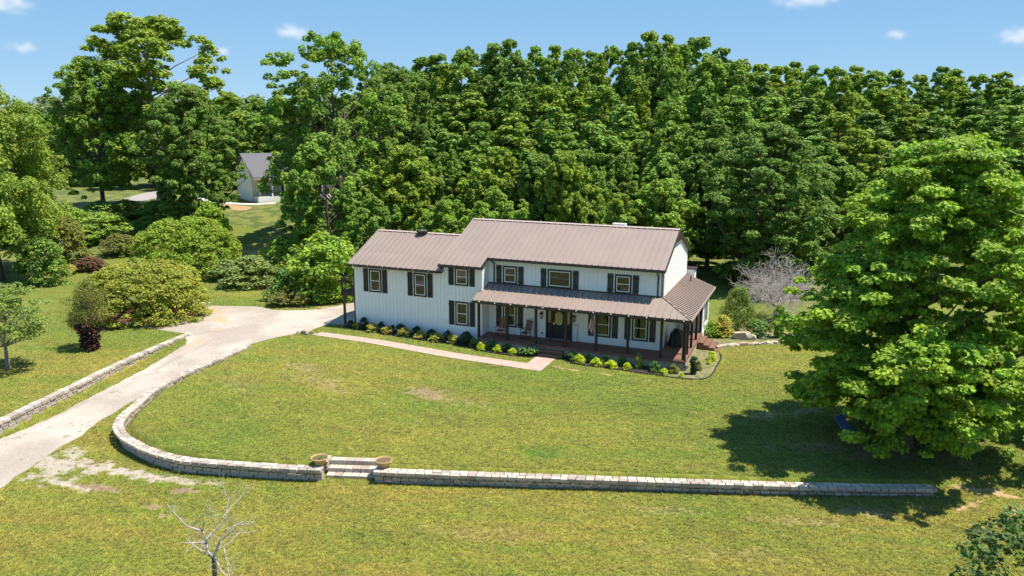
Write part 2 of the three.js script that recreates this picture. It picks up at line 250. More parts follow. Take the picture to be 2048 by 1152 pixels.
{
  const drive = [[-24.6, 36], [-26.3, 28], [-26.75, 23.8], [-26.95, 20.9], [-27.75, 17.5], [-28.7, 13.4], [-29.8, 9.2], [-31.6, 7.55], [-38.3, 7.3], [-37.4, 6.0], [-35.6, 2.6], [-36.1, 0.2], [-32.7, -0.9], [-30.5, -0.6], [-29.4, -0.85], [-27.4, -2.2], [-26.4, -5], [-25.5, -7.6], [-22.05, -7.6], [-22.05, 0.9], [-23.0, 1.15], [-23.9, 1.45], [-24.2, 3.8], [-25.4, 6.6], [-25.75, 8.2], [-25.75, 9.9], [-25.4, 13.1], [-25.35, 15.8], [-24.8, 18.5], [-24.0, 21.0], [-23.5, 22.0], [-23.3, 23], [-22.7, 25], [-21.9, 27.0], [-20.2, 32], [-19.5, 36]];
  const map = dataTex(1024, 2048, (i, j, u, v) => {
    const x = -39 + 20 * u, z = -8 + 44 * v, n = fbm(x / 2.2, z / 2.2, 4), f = vn(i / 1.4, j / 1.4), g = vn(i / 3.3 + 40, j / 3.3);
    let c = mix3([0.36, 0.30, 0.25], [0.47, 0.405, 0.345], sm(0.3, 0.7, n)), k = 0.9 + 0.24 * (f - 0.5) + 0.16 * (g - 0.5);
    // sand washed along the bend, tyre marks and dark specks
    const s1 = Math.abs(Math.hypot(x + 42, z - 12.5) - 13.2), s = sm(0.9, 0.1, s1 + 1.2 * (fbm(x * 1.1, z * 1.1, 3) - 0.45)) * sm(9, 3, Math.abs(z - 3.5)) * sm(0.3, 0.6, fbm(x / 1.2 + 5, z / 1.2, 3));
    c = mix3(c, [0.50, 0.31, 0.17], 0.75 * s);
    const mid = Math.abs(x - (-26.6 - 0.13 * (24 - z))) + 0.5 * (fbm(x, z * 0.6, 3) - 0.5); c = mix3(c, [0.27, 0.235, 0.20], 0.55 * sm(0.5, 0.1, mid) * sm(0.45, 0.7, fbm(x * 2, z, 3)) * sm(7, 10, z));
    c = mix3(c, [0.20, 0.17, 0.14], 0.6 * sm(0.80, 0.86, vn(x * 5, z * 5) * 0.6 + 0.4 * vn(x * 0.8, z * 0.8)));
    c = mix3(c, [0.42, 0.28, 0.17], 0.45 * sm(-31, -36, x) * sm(0.3, 0.6, n));
    return [c[0] * k, c[1] * k, c[2] * k];
  });
  map.wrapS = map.wrapT = THREE.ClampToEdgeWrapping; map.repeat.set(1 / 20, 1 / 44); map.offset.set(39 / 20, 8 / 44);
  struct('driveway', drape(drive, 0.4, 0.014, 0.16, 5), std([1, 1, 1], 0.95, { map }));
  // front walk of pale brick with a lighter edge
  const walkMap = dataTex(512, 512, (i, j) => { const x = i / 512 * 2, z = j / 512 * 2, row = Math.floor(z / 0.1), col = Math.floor((x + (row % 2) * 0.1) / 0.2), jx = ((x + (row % 2) * 0.1) % 0.2), jz = z % 0.1, t = LAT[(row * 31 + col * 57) & 65535], k = (jx < 0.012 || jz < 0.012 ? 0.72 : 0.92 + 0.16 * t) + 0.16 * (vn(i / 2, j / 2) - 0.5); const c = mix3([0.40, 0.275, 0.23], [0.47, 0.345, 0.29], t); return [c[0] * k, c[1] * k, c[2] * k]; });
  walkMap.repeat.set(0.5, 0.5);
  struct('front_walk', drape([[-23.05, 3.55], [-15, 3.68], [-7.45, 4.03], [-7.45, 2.38], [-6.15, 2.38], [-6.15, 5.2], [-9, 5.05], [-16, 4.72], [-23.3, 4.42]], 0.5, 0.03, 0.02, 9), std([1, 1, 1], 0.9, { map: walkMap }));
  const bedL = [[-22.5, 1.75], [-21.1, 2.05], [-19.8, 2.2], [-18.5, 2.3], [-17.2, 2.32], [-16.0, 2.3], [-14.8, 2.34], [-13.5, 2.14], [-12.8, 2.12], [-12.24, 2.4], [-11.4, 2.68], [-10.7, 2.8], [-9.8, 2.86], [-9.0, 2.9], [-7.6, 2.72], [-7.55, 1.6], [-11.8, 1.6], [-11.9, 1.0], [-22.6, 1.0]];
  const bedR = [[-5.75, 2.3], [-4.97, 2.9], [-4.02, 3.05], [-2.93, 3.05], [-1.83, 3.07], [-0.72, 3.17], [0.34, 3.22], [0.6, 2.6], [1.2, 2.0], [1.5, 1.6], [-5.75, 1.6]];
  struct('mulch_bed', drape(bedL, 0.3, 0.022, 0.03, 3), M.mulch);
  struct('mulch_bed', drape(bedR, 0.3, 0.022, 0.05, 4), M.mulch);
  const thin = dataTex(512, 512, (i, j) => { const n = fbm(i / 26, j / 26, 4), f = vn(i / 1.6, j / 1.6), c = mix3([0.12, 0.145, 0.035], [0.24, 0.205, 0.105], sm(0.35, 0.62, n)), k = 0.85 + 0.4 * (f - 0.5); return [c[0] * k, c[1] * k, c[2] * k]; }); thin.repeat.set(0.25, 0.25);
  struct('weedy_bed', drape([[0.2, 3.2], [1.39, 3.28], [2.38, 3.18], [2.86, 3.0], [3.24, 2.48], [3.4, 1.43], [3.44, 0.1], [3.46, -2.3], [3.3, -2.8], [2.9, -3.25], [1.6, -3.25], [1.6, 1.6], [1.0, 1.9], [0.4, 2.6]], 0.3, 0.016, 0.02, 8), std([1, 1, 1], 1, { map: thin }));
  struct('clay_bed', drape([[-41.5, 7.6], [-38, 7.6], [-35.6, 3.6], [-34.7, 2.2], [-35.5, 1.2], [-38, 2], [-42, 4]], 0.4, 0.02, 0.15, 12), std([0.15, 0.062, 0.032], 1, { map: grainT(0.6, 0.6) }));
  struct('garden_bed', drape([[2.6, -3.6], [3.2, -4.3], [4.6, -5.5], [6.4, -6.8], [7.4, -7.5], [8.0, -8.4], [7.5, -9.3], [6.8, -9.7], [4, -11.5], [1.9, -10], [1.9, -5.6]], 0.3, 0.016, 0.05, 13), std([1, 1, 1], 1, { map: thin }));
  const roadMat = std([0.34, 0.30, 0.29], 0.95, { map: grainT(0.3, 0.3) });
  struct('road', drape([[-66, -10], [-74, -17], [-80, -30], [-86, -40], [-98, -62], [-102, -60], [-89.5, -38.5], [-83, -27.5], [-77, -15], [-68, -6.5]], 1, 0.03, 0.1, 15), roadMat);
}

// ---------------------------------------------------------------- plants
function leaves(spec) {                              // spec.clumps: [x, y, z, r, flat, tone]; every clump carries leaf-sized folded faces
  const { rng, clumps, per, size, up = 0.75, aspect = 0.7, droop = 0, spread = 0.22, fill = 0.45 } = spec;
  let total = 0; const counts = clumps.map((c) => { const n = Math.max(3, Math.round(per * (c[5] ?? 1))); total += n; return n; });
  const P = new Float32Array(total * 12), N = new Float32Array(total * 12), C = new Float32Array(total * 12), I = new Uint32Array(total * 6);
  let k = 0; const n = V(), a = V(), b = V(), o = V();
  clumps.forEach((c, ci) => {
    const tone = 1 + spread * 1.3 * (rng() - 0.5), warm = 0.16 * (rng() - 0.5);
    for (let q = 0; q < counts[ci]; q++) {
      const th = rng() * 6.2832, cz = 1 - 1.65 * rng(), sr = Math.sqrt(Math.max(0, 1 - cz * cz)), rr = c[3] * Math.pow(fill + (1 - fill) * rng(), 0.8);
      o.set(Math.cos(th) * sr, cz, Math.sin(th) * sr);
      const px = c[0] + o.x * rr, py = c[1] + o.y * rr * c[4] - droop * rr * rr * (o.x * o.x + o.z * o.z) / c[3], pz = c[2] + o.z * rr;
      n.set(o.x * 0.6 + (rng() - 0.5) * 1.5, up + o.y * 0.4 + (rng() - 0.5) * 1.1, o.z * 0.6 + (rng() - 0.5) * 1.5).normalize();
      a.set(o.x + (rng() - 0.5) * 1.4, -0.25 - droop, o.z + (rng() - 0.5) * 1.4); a.addScaledVector(n, -a.dot(n)).normalize(); b.crossVectors(n, a);
      const s = size * (0.65 + 0.7 * rng()), l = s * 0.5, w = s * 0.5 * aspect, f = s * 0.10, v = k * 4;
      const put = (i, la, wb, h, nb) => { const q3 = (v + i) * 3; P[q3] = px + a.x * la + b.x * wb + n.x * h; P[q3 + 1] = py + a.y * la + b.y * wb + n.y * h; P[q3 + 2] = pz + a.z * la + b.z * wb + n.z * h; N[q3] = n.x + b.x * nb; N[q3 + 1] = n.y + b.y * nb; N[q3 + 2] = n.z + b.z * nb; };
      put(0, -l, 0, 0, 0); put(1, l * 0.1, w, f, -0.3); put(2, l, 0, -f * 0.5, 0); put(3, l * 0.1, -w, f, 0.3);
      const t = tone * (1 + spread * 2 * (rng() - 0.5)), h = warm + 0.14 * (rng() - 0.5);
      for (let i = 0; i < 4; i++) { const q3 = (v + i) * 3; C[q3] = t * (1 + h); C[q3 + 1] = t; C[q3 + 2] = t * (1 - h); }
      I.set([v, v + 2, v + 1, v, v + 3, v + 2], k * 6); k++;
    }
  });
  const g = new THREE.BufferGeometry(); g.setAttribute('position', new THREE.BufferAttribute(P, 3)); g.setAttribute('normal', new THREE.BufferAttribute(N, 3)); g.setAttribute('color', new THREE.BufferAttribute(C, 3)); g.setIndex(new THREE.BufferAttribute(I, 1)); return g;
}
// A tree kind: crown clumps inside a lumpy envelope, limbs that reach them, a tapered trunk. Real metres for its own height h and spread 2R.
function treeKind(o) {
  const rng = rngOf(o.seed), { h, R, base = 0.25, n, per, size, flat = 0.6, profile, clump = [0.9, 1.4], trunkR = 0.02 * h, lump = 0.3, shell = 0.5 } = o;
  const prof = profile ?? ((t) => Math.sin(Math.PI * Math.pow(t * 0.94 + 0.05, 0.8)) ** 0.75), clumps = [], sx = rng() * 50;
  const lobes = []; for (let i = 0; i < (o.lobes ?? 9); i++) lobes.push([rng() * 6.2832, base + (1 - base) * rng(), 0.5 + 0.5 * rng()]);
  if (o.subs) {                                       // boughs: lumps of foliage that each carry their own clumps
    const boughs = [];
    for (let i = 0; i < o.subs; i++) {
      const t = Math.pow((i + rng()) / o.subs, o.tp ?? 0.8), th = i * 2.39996 + rng() * 1.1, env = R * prof(t), s = lerp(o.bough[0], o.bough[1], rng()) * (0.55 + 0.45 * env / R) * (o.taper ? lerp(1.15, 1 - o.taper, t) : 1);
      const rho = Math.max(0, env - s * 0.75) * ((o.inner ?? 0.35) + (1 - (o.inner ?? 0.35)) * Math.sqrt(rng())) * (t > 0.85 ? 0.55 : 1) * (1 + lump * 0.7 * (rng() - 0.4)), sy = s * (o.boughY ?? 1) * (0.8 + 0.5 * rng());
      boughs.push([Math.cos(th) * rho, Math.min(h - sy * 0.9, h * (base + (1 - base) * t)), Math.sin(th) * rho, s, sy, s * s]);
    }
    let sum = 0; for (const b of boughs) sum += b[5];
    for (const b of boughs) {
      const m = Math.max(3, Math.round(n * b[5] / sum));
      for (let i = 0; i < m; i++) {
        const th = rng() * 6.2832, cy = 1 - 1.7 * Math.pow(rng(), 1.15), sr = Math.sqrt(Math.max(0, 1 - cy * cy)), q = 0.62 + 0.38 * Math.sqrt(rng()) + 0.75 * lump * (rng() - 0.42) * rng(), r = lerp(clump[0], clump[1], rng() * rng());
        clumps.push([b[0] + Math.cos(th) * sr * b[3] * q, Math.max(h * 0.02 + 0.1, b[1] + cy * b[4] * q), b[2] + Math.sin(th) * sr * b[3] * q, r, flat * (0.8 + 0.4 * rng()), (r / clump[1]) ** 2 + 0.15]);
      }
    }
  } else for (let i = 0; i < n; i++) {
    const t = Math.pow(rng(), o.tp ?? 0.85), th = rng() * 6.2832; let lob = 0;
    for (const [lt, lh, ls] of lobes) { const da = Math.atan2(Math.sin(th - lt), Math.cos(th - lt)), dh = (base + (1 - base) * t - lh) * 5; lob = Math.max(lob, ls * Math.exp(-(da * da * 1.8 + dh * dh))); }
    const env = R * prof(t) * (1 - lump + 1.25 * lump * lob + lump * 0.7 * (fbm(th * 1.3 + sx, t * 5, 2) - 0.3)), rho = Math.min(1, shell + (1 - shell) * Math.sqrt(rng())) * (rng() < 0.16 ? rng() : 1);
    const r = lerp(clump[0], clump[1], rng());
    const x = Math.cos(th) * env * rho, z = Math.sin(th) * env * rho, y = h * (base + (1 - base) * t) - r * flat * 0.6 - (o.sag ?? 0) * rho * rho * h * 0.1;
    clumps.push([x, y, z, r, flat * (0.8 + 0.4 * rng()), (r / clump[1]) ** 2]);
  }
  if (o.tilt) for (const c of clumps) c[0] += o.tilt * c[1];
  const crown = leaves({ rng, clumps, per, size, up: o.up, aspect: o.aspect, droop: o.droop, spread: o.spread, fill: o.fill });
  const geos = [], lean = o.lean ?? 0.02, tp = [], tr = [], split = h * (o.split ?? base * 1.1), topY = h * (o.trunkTop ?? 0.82);
  for (let i = 0; i <= 7; i++) { const t = i / 7, y = t * topY; tp.push(V(Math.sin(t * 3 + sx) * lean * y, y - (i ? 0 : 0.25), Math.cos(t * 2.3 + sx) * lean * y)); tr.push(trunkR * (i ? 1 - 0.86 * t : 1.7)); }
  geos.push(tube(tp, tr, o.sides ?? 7));
  const axis = (y) => { const t = Math.min(1, y / topY), f = t * 7, i = Math.min(6, Math.floor(f)); return tp[i].clone().lerp(tp[i + 1], f - i); };
  const limbs = o.limbs ?? Math.round(n * 0.3);
  for (let i = 0; i < limbs; i++) {
    const c = clumps[Math.floor(rng() * clumps.length)], d = Math.hypot(c[0], c[2]), ys = Math.min(topY * 0.97, Math.max(split, c[1] - d * (0.55 + 0.4 * rng()) - 0.4)); if (ys > c[1] + 0.5) continue;
    const a = axis(ys), e = V(c[0], c[1] - c[3] * 0.2, c[2]), m = a.clone().lerp(e, 0.5); m.y += d * 0.06 * (rng() - 0.2); m.x += (rng() - 0.5) * d * 0.14; m.z += (rng() - 0.5) * d * 0.14;
    const r0 = trunkR * (0.16 + 0.28 * Math.min(1, d / R)) * (1 - 0.5 * ys / h); geos.push(tube([a, m, e], [r0, r0 * 0.62, r0 * 0.2], 5));
  }
  return { crown, trunk: mergeGeometries(geos), h, w: 2 * R };
}
function plantTree(kind, name, label, x, z, w, h, mat, opt = {}) {
  const t = thing(name, label, opt.category ?? 'tree', [x, H(x, z) - 0.05, z], opt.turn ?? 0, opt.group);
  const trunk = part(opt.trunkName ?? 'trunk', kind.trunk, opt.bark ?? M.bark, t), crown = part(opt.crownName ?? 'crown', kind.crown, mat, t);
  const s = V(w / kind.w, h / kind.h, w / kind.w); trunk.scale.copy(s); crown.scale.copy(s); return t;
}
const K = {};
{
  const tall = (t) => Math.pow(Math.sin(Math.PI * (0.06 + 0.90 * Math.pow(t, 0.9))), 0.7), cone = (t) => Math.min(1, t * 6 + 0.25) * Math.pow(1 - t * 0.97, 0.62), round = (t) => Math.sqrt(Math.max(0.02, 1 - (2 * t - 0.96) ** 2));
  K.wood = []; for (let i = 0; i < 7; i++) K.wood.push(treeKind({ seed: 100 + i, h: 18, R: 3.3, base: 0.22, subs: 30, taper: 0.32, bough: [0.6, 1.4], boughY: 1.8, n: 320, per: 125, size: 0.29, clump: [0.22, 0.62], flat: 1.15, profile: i % 2 ? tall : (t) => cone(t) * 0.95 + 0.1, lump: 0.42, limbs: 26, trunkR: 0.2, spread: 0.34, up: 0.38, sides: 6 }));
  K.far = treeKind({ seed: 130, h: 18, R: 4, base: 0.05, n: 90, per: 60, size: 0.7, clump: [1.2, 2.0], flat: 0.8, lump: 0.4, limbs: 8, sides: 5 });
  K.oak = []; for (let i = 0; i < 3; i++) K.oak.push(treeKind({ seed: 140 + i, h: 24, R: 9, base: i ? 0.18 : 0.08, profile: (t) => Math.pow(Math.sin(Math.PI * (0.12 + 0.80 * t)), 0.5), tp: i === 2 ? 0.8 : 0.95, subs: i === 2 ? 42 : 64, bough: [1.1, 2.5], boughY: 0.95, n: 760, per: 190, size: 0.32, clump: [0.35, 1.05], flat: 0.85, lump: 0.5, limbs: 60, trunkR: 0.45, lobes: 14, split: 0.2, spread: 0.24 }));
  K.mid = []; for (let i = 0; i < 4; i++) K.mid.push(treeKind({ seed: 160 + i, h: 12, R: 4.2, base: 0.1, subs: 30, tp: 1.0, bough: [0.8, 1.6], boughY: 0.95, n: 380, per: 190, size: 0.28, clump: [0.24, 0.7], flat: 0.9, profile: round, lump: 0.42, limbs: 30, trunkR: 0.18, lobes: 12, spread: 0.24 }));
  K.dense = treeKind({ seed: 180, h: 15, R: 6.4, base: 0.05, subs: 70, tp: 1.0, bough: [1.1, 2.1], boughY: 0.8, n: 860, per: 210, size: 0.26, clump: [0.3, 0.95], flat: 0.6, profile: (t) => Math.pow(Math.sin(Math.PI * (0.14 + 0.80 * t)), 0.6), lump: 0.42, limbs: 60, trunkR: 0.32, lobes: 18, spread: 0.2 });
  K.maple = treeKind({ seed: 191, h: 13.8, R: 5.8, base: 0.10, subs: 220, tp: 1.1, inner: 0.1, bough: [0.8, 1.6], boughY: 0.62, n: 2000, per: 240, size: 0.17, aspect: 0.85, clump: [0.24, 0.78], flat: 0.55, profile: (t) => t < 0.16 ? 0.74 + 1.6 * t : 1 - 0.64 * Math.pow((t - 0.16) / 0.84, 1.5), lump: 0.45, limbs: 40, trunkR: 0.34, spread: 0.24, up: 0.75, split: 0.12, fill: 0.25, tilt: 0.07, trunkTop: 0.75 });
  K.feather = treeKind({ seed: 201, h: 18, R: 5, base: 0.2, subs: 70, tp: 1.0, bough: [0.8, 1.6], boughY: 1.1, n: 640, per: 220, size: 0.25, aspect: 0.45, clump: [0.5, 1.0], flat: 1.0, profile: (t) => Math.min(1, t * 5 + 0.4) * Math.pow(1 - t, 0.5) + 0.12, lump: 0.6, droop: 0.7, up: 0.3, limbs: 60, trunkR: 0.22, lobes: 16 });
  K.dogwood = treeKind({ seed: 211, h: 5.2, R: 2.9, base: 0.32, n: 130, per: 85, size: 0.15, clump: [0.3, 0.55], flat: 0.4, profile: (t) => Math.pow(Math.sin(Math.PI * (0.25 + 0.7 * t)), 0.7), lump: 0.5, limbs: 60, trunkR: 0.13, lean: 0.05, split: 0.28, trunkTop: 0.6, lobes: 8 });
  K.sapling = treeKind({ seed: 221, h: 4.4, R: 2.4, base: 0.12, n: 120, per: 60, size: 0.15, aspect: 0.8, clump: [0.16, 0.36], flat: 1.1, lump: 0.6, up: 0.35, limbs: 110, trunkR: 0.05, lobes: 9, split: 0.1, trunkTop: 0.7, spread: 0.3 });
  const shrub = (seed, o = {}) => treeKind({ seed, h: 1, R: 0.52, base: 0.12, n: 46, per: 60, size: 0.09, clump: [0.12, 0.22], flat: 0.8, profile: (t) => Math.sqrt(Math.max(0.05, 1 - (1.7 * t - 0.62) ** 2)), lump: 0.25, limbs: 12, trunkR: 0.02, trunkTop: 0.4, lobes: 8, sides: 5, ...o });
  K.shrub = [shrub(301), shrub(302), shrub(303), shrub(304, { lump: 0.4 })];
  K.bigBush = [0, 1].map((i) => treeKind({ seed: 320 + i, h: 5, R: 4.8, base: 0.02, n: 620, per: 90, size: 0.19, clump: [0.3, 0.6], flat: 0.55, profile: (t) => Math.sqrt(Math.max(0.03, 1 - Math.pow(Math.max(0, 1.22 * t - 0.28), 2.2))), lump: 0.16, limbs: 40, trunkR: 0.12, trunkTop: 0.5, lobes: 16, shell: 0.72, up: 0.8 }));
  K.bush = [0, 1, 2].map((i) => treeKind({ seed: 330 + i, h: 3, R: 1.7, base: 0.03, n: 130, per: 80, size: 0.17, clump: [0.22, 0.46], flat: 0.8, profile: (t) => Math.sqrt(Math.max(0.04, 1 - (1.45 * t - 0.42) ** 2)), lump: 0.36, limbs: 30, trunkR: 0.05, trunkTop: 0.5, lobes: 10, shell: 0.55, spread: 0.26 }));
  K.spire = treeKind({ seed: 340, h: 3.1, R: 1.8, base: 0.02, n: 170, per: 60, size: 0.15, aspect: 0.35, clump: [0.14, 0.3], flat: 2.0, profile: (t) => Math.pow(1 - t * 0.9, 0.6) * Math.min(1, 0.6 + 2 * t), lump: 0.4, limbs: 40, trunkR: 0.04, up: 0.1, lobes: 12 });
  K.wisp = treeKind({ seed: 350, h: 4.5, R: 1.5, base: 0.34, n: 140, per: 60, size: 0.13, aspect: 0.3, clump: [0.16, 0.34], flat: 1.5, lump: 0.5, limbs: 70, trunkR: 0.06, split: 0.1, up: 0.1, lobes: 10, spread: 0.3 });
  K.column = treeKind({ seed: 360, h: 1, R: 0.17, base: 0.05, n: 60, per: 46, size: 0.075, clump: [0.06, 0.11], flat: 1.5, profile: (t) => 0.5 + 0.6 * t, lump: 0.5, limbs: 40, trunkR: 0.02, split: 0.05, up: 0.2 });
}

// woodland behind the house
{
  const rows = {
    sky: [[-56.0,-64.5,6.3,19.1],[-53.2,-67.8,6.8,21.8],[-50.6,-68.2,6.7,22.2],[-42.8,-62.1,5.5,22.6],[-43.7,-73.6,6.3,24.4],[-40.8,-74.2,5.3,24.9],[-35.1,-70.9,5.3,23.2],[-32.5,-73.0,6.0,23.6],[-27.6,-68.1,5.1,22.3],[-26.4,-72.0,6.4,22.3],[-24.7,-79.0,5.3,23.9],[-21.8,-80.6,5.3,24.5],[-18.7,-79.5,5.2,25.7],[-14.7,-73.2,6.1,24.5],[-13.0,-76.6,5.2,23.6],[-11.9,-87.0,6.7,25.6],[-7.7,-79.7,6.5,23.1],[-5.0,-84.0,6.2,21.8],[-1.7,-81.1,6.4,20.7],[0.9,-88.4,6.8,20.8],[3.0,-91.9,5.7,21.6],[6.2,-86.3,5.2,20.7],[9.2,-84.7,4.9,20.1],[12.0,-87.9,5.9,20.5],[14.8,-85.1,5.9,19.7],[18.3,-90.9,5.4,20.2],[22.3,-98.7,6.0,19.8],[24.8,-93.2,5.7,20.5],[27.7,-99.4,5.2,20.7],[31.8,-104.6,5.2,20.0],[35.0,-103.0,6.6,20.2],[36.3,-94.0,6.1,17.7],[40.9,-100.4,5.9,18.4],[44.0,-97.0,4.8,18.1]],
    second: [[-48.7,-53.6,6.9,17.1],[-43.7,-55.5,6.1,18.4],[-40.2,-55.5,6.8,20.0],[-36.4,-57.7,7.2,20.8],[-32.4,-54.9,6.9,19.5],[-30.1,-60.9,6.0,19.4],[-24.7,-56.6,5.4,19.8],[-22.5,-64.6,5.5,19.9],[-17.5,-62.6,5.7,20.0],[-15.1,-66.1,6.2,21.5],[-12.5,-67.9,6.3,21.3],[-6.7,-63.5,6.8,19.3],[-4.1,-70.2,6.2,19.3],[-1.2,-71.9,6.3,17.7],[3.9,-74.0,6.3,16.0],[6.6,-74.1,5.9,17.1],[10.0,-70.4,6.9,16.8],[14.6,-76.4,6.0,16.5],[16.6,-74.2,6.8,15.7],[21.0,-80.4,6.7,15.4],[24.9,-81.7,6.7,17.2],[27.7,-80.5,6.6,15.3],[32.0,-86.2,6.6,16.0],[34.5,-83.8,6.6,15.2],[39.5,-88.1,7.0,14.6],[42.5,-87.9,6.9,14.4]],
    third: [[-42.0,-42.4,7.2,12.3],[-37.5,-45.2,6.9,14.8],[-34.3,-45.5,6.7,15.2],[-29.2,-46.5,6.0,16.5],[-24.8,-47.1,6.4,16.0],[-21.6,-50.1,7.2,15.4],[-17.2,-46.5,6.7,16.8],[-14.2,-52.3,5.7,17.1],[-9.2,-50.3,5.7,18.3],[-5.6,-51.4,5.5,17.7],[-1.7,-54.7,6.7,14.4],[1.5,-60.5,6.6,14.3],[5.7,-58.0,7.2,14.4],[9.8,-56.4,5.6,13.1],[13.9,-60.7,7.4,12.5],[18.2,-63.1,6.8,11.7],[21.1,-61.9,6.5,12.5],[26.9,-71.4,6.5,12.1],[29.0,-63.9,6.4,13.0],[32.9,-66.7,7.2,10.6],[36.9,-70.8,6.2,11.6]],
    front: [[-30.8,-31.0,7.3,12.6],[-26.9,-31.6,6.4,13.7],[-23.5,-33.5,6.4,14.2],[-20.1,-36.2,6.8,15.2],[-15.5,-36.5,7.1,13.6],[-12.7,-39.7,7.4,15.4],[-7.3,-39.4,5.7,16.2],[-3.2,-41.5,6.4,14.9],[0.2,-45.5,5.9,12.0],[4.5,-44.7,6.1,12.0],[7.8,-48.0,6.3,11.6],[12.3,-50.4,6.1,11.9],[16.4,-54.8,6.9,9.2],[19.7,-55.0,6.9,10.0],[24.6,-55.7,7.5,9.5],[27.9,-54.9,5.9,8.6],[32.6,-60.6,7.5,8.6],[36.3,-58.7,7.1,8.3]],
    edge: [[-27.4,-25.3,6.3,11.2],[-22.3,-25.1,5.9,11.4],[-17.4,-24.5,6.5,11.0],[-13.2,-25.6,6.5,11.6],[-10.3,-31.5,5.5,11.2],[-6.0,-32.8,7.2,11.1],[-1.9,-34.3,6.9,12.6],[2.7,-33.1,6.9,9.4],[6.6,-37.8,5.9,10.4],[10.9,-40.9,6.6,9.6],[14.9,-39.3,6.4,9.7],[18.7,-38.4,5.8,10.0],[22.7,-40.2,6.1,9.5],[28.1,-46.7,5.7,7.2],[31.5,-46.1,6.4,7.9]],
  };
  const text = { sky: 'tall slender tree whose top makes the skyline of the wood', second: 'tall green tree just below the skyline of the wood', third: 'green woodland tree halfway up the wooded backdrop', front: 'leafy tree in the front ranks of the wood behind the house', edge: 'bushy tree on the near edge of the wood behind the house' };
  const r = rngOf(77); let k = 0; const words = ['first', 'second', 'third', 'fourth', 'fifth', 'sixth', 'seventh', 'eighth', 'ninth', 'tenth', 'eleventh', 'twelfth', 'thirteenth', 'fourteenth', 'fifteenth', 'sixteenth', 'seventeenth', 'eighteenth', 'nineteenth', 'twentieth'], nth = (i) => i < 20 ? words[i] : i < 29 ? 'twenty-' + words[i - 20] : i === 29 ? 'thirtieth' : 'thirty-' + words[i - 30];
  const across = (a) => ((a[0] - 8.45) * 0.927 - (a[1] - 45.87) * 0.375) / (-(a[0] - 8.45) * 0.375 - (a[1] - 45.87) * 0.927);
  for (const row of Object.keys(rows)) { const order = [...rows[row]].sort((a, b) => across(a) - across(b)); for (const a of rows[row]) { const [x, z, w, h] = a;
    const kind = row === 'edge' ? K.mid[k % 4] : K.wood[k % 7], grow = row === 'sky' ? 1 : 1.06;
    plantTree(kind, 'woodland_tree', text[row] + (row === 'sky' || row === 'edge' ? ', ' + nth(order.indexOf(a)) + ' from the left' : ''), x, z, w * (row === 'edge' ? 1.15 : row === 'sky' ? 1.75 : 1.45) * (0.85 + 0.35 * r()), h * grow, [L.forest, L.forestB, L.forest, L.forestC][Math.floor(r() * 4)], { turn: r() * 6.28, group: 'trees of the wood, ' + row + ' row' }); k++;
  } }
  const far = [[-174.8,-84.8,7.4,17.2],[-191.0,-99.9,8.1,16.7],[-206.3,-115.3,8.9,18.0],[-165.9,-88.5,7.3,18.1],[-181.1,-103.9,8.1,17.3],[-195.5,-119.6,8.9,18.8],[-157.2,-92.0,7.4,17.0],[-171.3,-107.9,8.1,17.9],[-184.9,-123.9,8.9,17.2],[-148.3,-95.6,7.4,17.2],[-161.5,-111.8,8.1,17.7],[-174.1,-128.3,8.9,18.9],[-139.4,-99.2,7.4,17.2],[-151.7,-115.8,8.1,18.6],[-163.4,-132.6,8.9,18.0],[-130.6,-102.8,7.4,17.4],[-141.9,-119.8,8.1,18.9],[-152.6,-137.0,8.9,19.3],[-121.7,-106.4,7.3,17.7]];
  for (const [x, z, w, h] of far) plantTree(K.far, 'distant_tree', 'small distant tree on the far skyline left of the tall oaks', x, z, w * 1.7, h * (0.92 + 0.14 * r()), L.hill, { turn: r() * 6.28, group: 'distant skyline trees' });
  const fill = [[-123.8,-49.8,8.5,13.6],[-128.2,-55.9,9.0,12.5],[-125.3,-57.6,9.0,12.3],[-117.4,-55.4,8.7,12.9],[-115.0,-58.0,8.8,11.7],[-103.6,-52.0,8.2,13.6],[-104.7,-58.4,8.6,12.1],[-106.3,-62.9,8.9,11.6],[-93.8,-54.9,8.1,11.8],[-98.9,-65.0,8.8,14.0],[-90.0,-59.7,8.3,13.2],[-94.0,-68.6,8.9,11.2],[-91.5,-71.0,8.9,15.8],[-83.6,-66.6,8.5,15.3],[-85.1,-74.1,9.0,15.0],[-72.4,-64.0,8.1,13.6],[-71.1,-66.1,8.2,16.3],[-71.5,-72.5,8.5,16.6],[-66.4,-73.7,8.5,15.4],[-62.8,-73.3,8.4,16.5]];
  fill.forEach(([x, z, w, h], i) => plantTree(K.mid[i % 4], 'background_tree', 'tree in the belt behind the neighbour house and the oaks', x, z, w * 1.25, h, [L.forest, L.forestC, L.forestB][i % 3], { turn: r() * 6.28, group: 'tree belt behind the neighbour house' }));
  const P = (kind, name, label, a, mat, o) => plantTree(kind, name, label, ...a, mat, { turn: r() * 6.28, ...o });
  P(K.oak[0], 'oak_tree', 'broad tall oak rising between the neighbour house and the brown roof', [-42.4, -26.3, 17.0, 23.6], L.forest);
  P(K.oak[1], 'oak_tree', 'oak leaning over the right shoulder of the broad tall oak', [-42.4, -38.2, 12.5, 19.9], L.forestC);
  P(K.wood[2], 'woodland_tree', 'dark tree standing behind the grey roofed neighbour house', [-61.9, -37.8 - 12, 10.5, 17.5], L.forestC);
  P(K.mid[0], 'round_tree', 'mid green round tree below the broad oak, left of the wing roof', [-34.9, -14.2, 8.8, 13.4], L.forest);
  P(K.mid[1], 'round_tree', 'mid green round tree directly above the roof vent', [-29.1, -18.8, 8.6, 12.4], L.forestB);
  P(K.oak[2], 'oak_tree', 'tallest open-crowned oak at the left against the sky', [-72.2, -29.6, 24.5, 24.0], L.forestB, { bark: M.barkPale });
